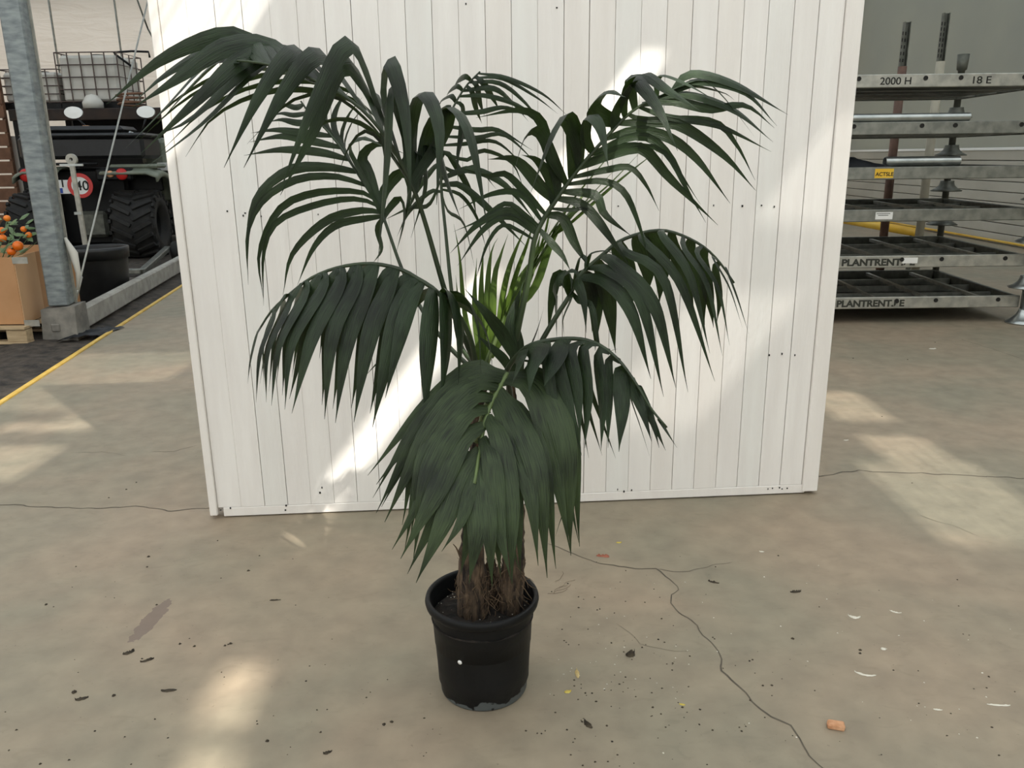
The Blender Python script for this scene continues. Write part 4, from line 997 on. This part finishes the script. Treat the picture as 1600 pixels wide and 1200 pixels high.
vbox(28, 207, 224, 216, -.1, 1.0, 'blackplastic', 'cargo_lid', .03)
vbox(60, 196, 190, 209, .5, .8, 'blackplastic', 'seat', .06)
# rear fenders (arched)
for (xi, xo, sgn) in [(160, 249, 1), (96, 28, -1)]:
    a, b = vl(xi, 262, 0), vl(xo, 262, 0); mb = MB(); vs = []; n = 12
    rt_ = (vl(200, 296, 0).z)/2; rad = vl(200, 262, 0).z-rt_
    for i in range(n+1):
        an = R(66)+R(94)*i/n
        y = rt_*.3-math.cos(an)*rad; z = rt_+math.sin(an)*rad
        for x, dz in ((a.x, .0), (a.x+(b.x-a.x)*.8, .0), (b.x, -.06), (b.x+sgn*.01, -.14)): vs.append((x, y, z+dz))
    fs = [(i*4+k, i*4+k+1, (i+1)*4+k+1, (i+1)*4+k) for i in range(n) for k in range(3)]
    o = mb.add(vs, fs).build('fender', M['khaki'], veh, True)
    sol = o.modifiers.new('s', 'SOLIDIFY'); sol.thickness = .03
vbox(170, 256, 246, 264, .0, .5, 'khaki', 'fender_edge', .03)
vbox(165, 264, 250, 300, .55, .1, 'blackpaint', 'fender_dark_fill', .02)  # added black panel, fills in the dark space beneath the fender
vbox(222, 215, 258, 262, .9, 1.2, 'khaki', 'side_body', .08)
vbox(236, 268, 262, 345, 1.0, .5, 'blackpaint', 'front_guard', .05)
vbox(150, 262, 205, 283, -.12, .2, 'blackpaint', 'lamp_housing', .03)
vbox(30, 262, 58, 283, -.12, .2, 'blackpaint', 'lamp_housing', .03)
def lamp(px, py, r, m, nm_):
    c = vl(px, py, -.14); T = Matrix.Translation(c) @ Matrix.Rotation(R(90), 4, 'X')
    MB().lathe([(r*1.15, -.03), (r*1.15, .01), (r, .018), (r*.6, .035), (0, .042)], 20, T).build(nm_, M[m], veh, True)
lamp(190, 272, .075, 'red', 'tail_lamp'); lamp(172, 272, .045, 'amber', 'indicator_lamp'); lamp(41, 274, .085, 'red', 'tail_lamp')
MB().tube([vl(45, 257, -.12), vl(152, 256, -.12)], .022, 8).build('rear_bar', M['blackpaint'], veh, True)
plate = vbox(91, 281, 112, 303, -.12, .012, 'white', 'number_plate', .003)
vw = V((ca, sa, 0))
def vworld(p): return V((vc.x+p.x*ca-p.y*sa, VY+p.x*sa+p.y*ca, p.z))
text('1', 'plate_digit', .17, vworld(vl(93, 287, -.128)), vw, (0, 0, 1), M['black'], plate, .002, .002)
a = vl(92.5, 302, -.125); b = vl(97.5, 294, -.125); MB().box(((a.x+b.x)/2, -.126, (a.z+b.z)/2), (b.x-a.x, .006, b.z-a.z)).build('country_band', M['blue'], plate)
c = vl(126, 290, -.14); Rr = 18.5/vs_
disc = MB().lathe([(0, .006), (Rr*.74, .006), (Rr*.74, 0), (0, 0)][::-1], 32, Matrix.Translation(c+V((0, -.012, 0))) @ Matrix.Rotation(R(90), 4, 'X')).build('speed_disc', M['white'], veh)
MB().lathe([(Rr*.7, 0), (Rr*.7, .014), (Rr, .014), (Rr, 0), (Rr*.7, 0)], 32, Matrix.Translation(c+V((0, -.008, 0))) @ Matrix.Rotation(R(90), 4, 'X')).build('red_ring', M['red'], disc)
text('40', 'disc_number', Rr*1.1, vworld(vl(117.5, 291, -.16)), vw, (0, 0, 1), M['black'], disc, .002, .002)
text('km', 'disc_unit', Rr*.4, vworld(vl(133, 285, -.16)), vw, (0, 0, 1), M['black'], disc, .002, .001)
for (px_0, py_0, bx, by) in [(115, 176, 137, 200), (228, 175, 222, 205)]:
    c = vl(px_0, py_0, 1.3); r = 12/vs_*1.1
    T = Matrix.Translation(c) @ Matrix.Rotation(R(90), 4, 'X') @ Matrix.Diagonal((1.15, .75, 1, 1))
    mr = MB().lathe([(r, 0), (r*.95, .02), (0, .022)], 24, T).build('mirror', M['mirror'], veh)
    MB().lathe([(r*1.02, .0), (r*.9, -.04), (0, -.05)], 24, T).tube([c+V((.0, .02, -.05)), vl(bx, by, 1.2)], .015, 6).build('mirror_stem', M['blackpaint'], mr, True)
MB().tube([vl(103, 205, 1.1), vl(135, 200, 1.2), vl(165, 207, 1.1)], .03, 8).build('handlebar', M['blackpaint'], veh, True)
vbox(128, 196, 139, 208, 1.05, .1, 'amber', 'gauge', .02)
MB().tube([vl(195, 222, .3), vl(203, 206, .5), vl(213, 210, .6), vl(220, 228, .6)], .014, 6).build('rack_bar', M['chrome'], veh, True)
vbox(125, 330, 165, 372, .1, .4, 'galv_dark', 'engine_block', .05)
vbox(246, 254, 262, 267, .85, .05, 'white', 'side_badge', .01)

# tow arm and small wheel between tub and partition
p = [fl(190, 424, .06), fl(222, 424, .06), fl(262, 388, .2)]
o = MB().bar(p[0], p[1], .09, .07, bev=.01).bar(p[1], p[2], .09, .07, bev=.01).build('tow_arm', M['galv'], None); tag(o, 'bent grey steel tow arm lying between the black tub and the partition', 'tow arm')
q = p[2]+V((.12, .05, -.02)); q.z = .15
MB().lathe([(0, -.06), (.09, -.06), (.15, -.05), (.15, .05), (.09, .06), (0, .06)], 24, Matrix.Translation(q) @ Matrix.Rotation(R(90), 4, 'Y')).build('jockey_wheel', M['rubber'], o, True)

# tank platform with two caged tanks
PYY = 15.2
xl, xr = at(14, 172, PYY).x, at(252, 172, PYY).x+1.2
zt_ = at(130, 170, PYY+.1).z; zb_ = at(130, 183, PYY).z
plat = empty('tank_platform', ((xl+xr)/2, PYY, 0)); tag(plat, 'dark steel platform carrying the white caged tanks', 'platform')
Wp = xr-xl; Dp = 1.9
MB().box((0, Dp/2, zt_-.04), (Wp, Dp, .08)).build('deck', M['blackpaint'], plat)
MB().box((0, -.0, zt_-.1), (Wp, .08, .2), bev=.01).build('front_beam', M['wood_dark'], plat).data.materials[0] = mat('dark_rusty_steel', '1d1816', '38291f', 4, .5, .3)
for s in (-1, 1):
    for y in (.05, Dp-.05): MB().box((s*(Wp/2-.08), y, zt_/2-.05), (.1, .1, zt_-.1)).build('platform_leg', M['blackpaint'], plat)
MB().box((0.1, Dp-.02, zt_/2-.04), (Wp-.1, .05, zt_-.1)).build('dark_backdrop', M['blackpaint'], plat)  # added black sheet, stands in for the dark space under the deck
def tank(px0, px1, pyt, pyb, Y, lab, ncol):
    a, b = at(px0, pyb, Y), at(px1, pyt, Y); wd = b.x-a.x; h = b.z-zt_; dp = 1.0
    root = empty('caged_tank', ((a.x+b.x)/2, Y+dp/2, zt_)); tag(root, lab, 'tank', 'caged tanks on the platform')
    MB().box((0, 0, .07), (wd, dp, .12), bev=.01).build('tank_pallet', M['blackpaint'], root)
    MB().box((0, 0, .13+(h-.17)/2), (wd-.07, dp-.07, h-.17), bev=.05).build('tank_body', M['tank'], root, False)
    MB().lathe([(.12, 0), (.12, .05), (0, .055)], 20, Matrix.Translation((0, 0, h-.04))).build('filler_cap', M['blackplastic'], root)
    for i in range(5):
        z = .14+(h-.14)*i/4; r = .011
        loop_ = [(-wd/2, -dp/2, z), (wd/2, -dp/2, z), (wd/2, dp/2, z), (-wd/2, dp/2, z), (-wd/2, -dp/2, z)]
        MB().tube(loop_, r, 6).build('cage_ring', M['cage'], root)
    for i in range(ncol+1):
        x = -wd/2+wd*i/ncol
        for y in (-dp/2, dp/2): MB().tube([(x, y, .12), (x, y, h)], .011, 6).build('cage_bar', M['cage'], root)
    for i in range(1, 4):
        for x in (-wd/2, wd/2): MB().tube([(x, -dp/2+dp*i/4, .12), (x, -dp/2+dp*i/4, h)], .011, 6).build('cage_bar', M['cage'], root)
    return root
tank(97, 181, 81, 168, PYY+.35, 'taller white tank in a wire cage with folded top bars', 5)
tank(6, 88, 108, 168, PYY+.4, 'lower white tank in a wire cage behind the steel column', 5)
# folded frame of black bars beside the taller tank
P_ = [at(179, 84, PYY+.5), at(206, 104, PYY+.5), at(178, 82, PYY+.5), at(205, 80, PYY+1.2), at(232, 81, PYY+1.2), at(234, 90, PYY+1.2)]
o = MB().tube([P_[1], P_[0]], .02, 8).tube([P_[2], P_[3], P_[4], P_[5]], .02, 8).build('folded_bar', M['blackpaint'], [c_ for c_ in bpy.data.objects if c_.name == 'caged_tank'][0], True)
o.data.transform(Matrix.Translation(-V(o.parent.location)))
# hose coil on the platform
hc = MB(); c0 = at(205, 160, PYY+.1); pts = []
for i in range(60):
    a_ = i*.35; pts.append((c0.x+.22*math.cos(a_)*(1+.08*math.sin(i)), PYY+.1+.2*math.sin(a_), zt_+.03+.004*i))
o = hc.tube(pts, .02, 6).build('hose_coil', M['wood_dark'], None, True); tag(o, 'coiled brown hose on the dark platform beside the tanks', 'hose')
lp_ = at(148, 157, PYY+.2)
o = MB().lathe([(0, .0), (.17, .0), (.175, .1), (.1, .22), (0, .25)], 20, Matrix.Translation((lp_.x, PYY+.12, zt_+.001))).build('spray_barrel', M['tank'], None, True); tag(o, 'small rounded pale canister on the platform edge before the taller tank', 'canister')

# stacked crates and white board at far left
o = MB().box((at(29, 230, 15.6).x, 15.6, at(29, 270, 14.6).z*.5+.55), (.28, .04, 1.5)).build('leaning_board', M['tank']); o.location.z = 0
tag(o, 'whitish upright board leaning left of the vehicle behind the steel column', 'board')
cr_ = empty('wooden_crate', (at(-30, 300, 15.5).x, 15.9, .35)); tag(cr_, 'brown slatted wooden crate on a cart at the far left edge', 'crate')
for i in range(12): MB().box((0, -.5, .1+i*.24), (1.5, .03, .21), bev=.004).build('slat', M['wood_dark'], cr_)
for s in (-1, 1): MB().box((s*.72, -.46, 1.45), (.06, .05, 2.9)).build('corner_batten', M['wood_dark'], cr_)
MB().box((0, 0, .02), (1.5, 1.0, .05)).build('cart_deck', M['wood_dark'], cr_)
wc = at(3, 283, 15.0)
wh = MB().lathe([(.1, -.05), (.24, -.06), (.27, 0), (.24, .06), (.1, .05)], 24, Matrix.Translation(V((wc.x, 15.1, .27))-V(cr_.location)) @ Matrix.Rotation(R(90), 4, 'X')).build('wheel', M['rubber'], cr_, True)
MB().lathe([(0, .05), (.1, .06), (.13, .03), (.13, -.03), (0, -.05)], 20, Matrix.Translation(V((wc.x, 15.1, .27))-V(cr_.location)) @ Matrix.Rotation(R(90), 4, 'X')).build('yellow_rim', M['yellow'], wh, True)

# ---------------------------------------------------------------- scraps on the floor
def scrap(px, py, m, name, lab, cat, L_, W2, H_=.006, rz=None, seed=0, group=None, curve=0):
    rnd = random.Random(seed*31+int(px)); p = fl(px, py); rz = rnd.uniform(0, 3.1) if rz is None else rz
    mb = MB(); n = 10; vs = []; ca_, sa_ = math.cos(rz), math.sin(rz)
    for i in range(n+1):
        u = i/n*2-1; hw = W2*.5*(1-abs(u)**2.5)*(.75+.4*rnd.random())+.0004
        x = u*L_/2; y0 = curve*(u*u)*L_
        zc = H_*(.3+.7*rnd.random())
        for (yy, zz) in ((y0-hw, .0006), (y0, zc), (y0+hw, .0006)): vs.append((p.x+x*ca_-yy*sa_, p.y+x*sa_+yy*ca_, zz))
    fs = [(i*3+k, (i+1)*3+k, (i+1)*3+k+1, i*3+k+1) for i in range(n) for k in range(2)]+[(0, 1, 2), (n*3+2, n*3+1, n*3)]
    o = mb.add(vs, fs).build(name, M[m], None, True, loc=tuple(p)); tag(o, lab, cat, group)
    return o
# brick fragment
p = fl(1306, 1137)
bm_ = MB().box((0, 0, .008), (.044, .026, .016), Matrix.Rotation(-.25, 3, 'Z'), .003)
bm_.v = [tuple(V(q)+V((noise.noise(V(q)*90), noise.noise(V(q)*90+V((3, 3, 3))), 0))*.003) for q in bm_.v]
o = bm_.build('brick_chip', M['brick'], None); o.location = p; tag(o, 'small orange brick chip on the concrete at lower right', 'brick chip')
scrap(942, 869, 'redleaf', 'dried_leaf', 'curled reddish-brown leaf on the concrete right of the palm', 'leaf', .05, .018, .012, -.25, 1, curve=-.1)
scrap(967, 848, 'yellowbit', 'leaf_bit', 'small yellow leaf bit just behind the reddish curled leaf', 'leaf', .022, .012, .005, .1, 2)
scrap(902, 1053, 'tan', 'straw_bit', 'straw-coloured husk right of the pot base', 'husk', .045, .012, .008, 1.6, 3)
scrap(887, 1081, 'yellowbit', 'leaf_bit', 'yellow-green leaf bit right of the pot base, below the husk', 'leaf', .022, .014, .006, .3, 4)
scrap(1066, 1101, 'yellowbit', 'leaf_bit', 'tiny yellow leaf bit between the pot and the long crack', 'leaf', .018, .009, .004, -.3, 5)
scrap(985, 1023, 'clod', 'dirt_clod', 'biggest olive-brown dirt clod right of the pot', 'clod', .032, .03, .018, .5, 6)
scrap(919, 1133, 'clod', 'dirt_clod', 'long dark dirt clod at the bottom right of the pot', 'clod', .034, .016, .012, 2.2, 7)
scrap(1243, 925, 'clod', 'dirt_clod', 'dark dirt clod on the concrete right of the long crack', 'clod', .04, .014, .01, .1, 8)
scrap(1115, 910, 'clod', 'dirt_clod', 'slender dirt clod just above the start of the long crack', 'clod', .04, .01, .008, -.5, 9)
scrap(201, 1020, 'clod', 'dirt_clod', 'black dirt clod at the lower end of the red-brown stain', 'clod', .035, .02, .01, .6, 10)
scrap(230, 1032, 'clod', 'dirt_clod', 'thin dirt clod just right of the stain', 'clod', .04, .012, .008, .5, 11)
scrap(128, 1092, 'clod', 'dirt_clod', 'dark dirt clod left of the stain near the left edge', 'clod', .035, .015, .01, .4, 12)
scrap(116, 1082, 'clod', 'dirt_clod', 'small round dirt clod near the left edge, uppermost of the pair', 'clod', .014, .014, .01, .4, 13)
scrap(264, 1079, 'clod', 'dirt_clod', 'flat crumbly dirt clod between the stain and the sunlit patch', 'clod', .045, .016, .006, .1, 14)
scrap(430, 938, 'clod', 'twig', 'thin dark twig lying left of the pot', 'twig', .04, .006, .005, .1, 15)
scrap(512, 1176, 'clod', 'dirt_clod', 'brown dirt clod at the bottom edge left of the pot', 'clod', .024, .012, .008, .5, 16)
scrap(1457, 545, 'whitebit', 'white_scrap', 'white scrap with black ends on the floor before the tray stack', 'scrap', .06, .03, .008, .1, 17)
scrap(1335, 965, 'whitebit', 'white_scrap', 'curled white scrap in the middle right of the floor', 'scrap', .04, .014, .008, -.3, 18, curve=.2)
scrap(1399, 957, 'whitebit', 'white_scrap', 'thin wavy white scrap right of the curled white scrap', 'scrap', .038, .007, .005, -.5, 19, curve=.15)
scrap(1380, 1014, 'whitebit', 'white_scrap', 'round white scrap beside two black dots', 'scrap', .018, .014, .005, .3, 20)
scrap(1352, 1055, 'whitebit', 'white_scrap', 'long bent white scrap above the brick chip', 'scrap', .06, .009, .006, -.35, 21, curve=.12)
scrap(1560, 1102, 'whitebit', 'white_scrap', 'straight white scrap at the lower right edge of the floor', 'scrap', .062, .008, .005, -.12, 22)
scrap(1465, 1109, 'whitebit', 'white_scrap', 'short white scrap left of the straight one', 'scrap', .024, .007, .004, -.2, 23)
scrap(1322, 688, 'whitebit', 'white_scrap', 'white scrap in the sunlit patch beside the partition', 'scrap', .03, .01, .005, .1, 24)
scrap(1190, 862, 'whitebit', 'white_scrap', 'small white scrap below the right end of the partition', 'scrap', .02, .01, .004, -.2, 25)
cb = MB()
def crumb(mb, px, py, s):
    p = fl(px, py); k = s
    vs = [p+V((math.cos(a_)*k*random.uniform(.5, 1), math.sin(a_)*k*random.uniform(.4, 1), .0005)) for a_ in (0, 1.25, 2.5, 3.75, 5)]+[p+V((0, 0, k*.7))]
    mb.add(vs, [(0, 1, 5), (1, 2, 5), (2, 3, 5), (3, 4, 5), (4, 0, 5)])
for k in range(260):
    px, py = (random.gauss(955, 110), random.gauss(1030, 85)) if k < 150 else (random.uniform(0, 1600), random.uniform(860, 1195))
    if py < 860 or py > 1198: continue
    if 660 < px < 850 and py < 1115: continue
    crumb(cb, px, py, random.uniform(.0015, .0055))
for (px, py) in [(245, 945), (388, 892), (360, 1006), (352, 1009), (281, 1006), (304, 1010), (242, 1124), (418, 1158), (178, 1087), (72, 945), (213, 754), (197, 765), (170, 778), (232, 870), (340, 845), (1344, 1016), (1344, 1021), (1418, 562), (1461, 535), (1333, 560), (1171, 1033), (600, 1132), (612, 1128), (1238, 998), (1378, 651), (1425, 755)]:
    crumb(cb, px, py, random.uniform(.005, .009))
o = cb.build('dirt_crumbs', M['clod'], None); tag(o, 'scatter of fine dark soil crumbs over the concrete around the pot', 'crumbs', kind='stuff')
cb = MB()
for k in range(70):
    px, py = (random.gauss(950, 80), random.gauss(1030, 60)) if k < 40 else (random.uniform(1000, 1600), random.uniform(880, 1180))
    if py > 1198 or (660 < px < 850 and py < 1115): continue
    crumb(cb, px, py, random.uniform(.0015, .0045))
o = cb.build('straw_crumbs', M['whitebit'], None); tag(o, 'scatter of tiny pale straw bits right of the pot', 'crumbs', kind='stuff')
# loose roots trailing on the floor behind the pot
rt = MB()
for k in range(5):
    p = fl(845+random.uniform(0, 35), random.uniform(898, 930)); a_ = random.uniform(-.5, 1.2); pts = [V((p.x, p.y, .002))]
    for j in range(6): a_ += random.uniform(-.6, .6); pts.append(pts[-1]+V((math.cos(a_)*.014, math.sin(a_)*.014, 0)))
    rt.tube(pts, .0005, 4)
o = rt.build('loose_roots', M['root'], None); tag(o, 'tangle of thin loose roots on the floor right of the pot rim', 'roots', kind='stuff')
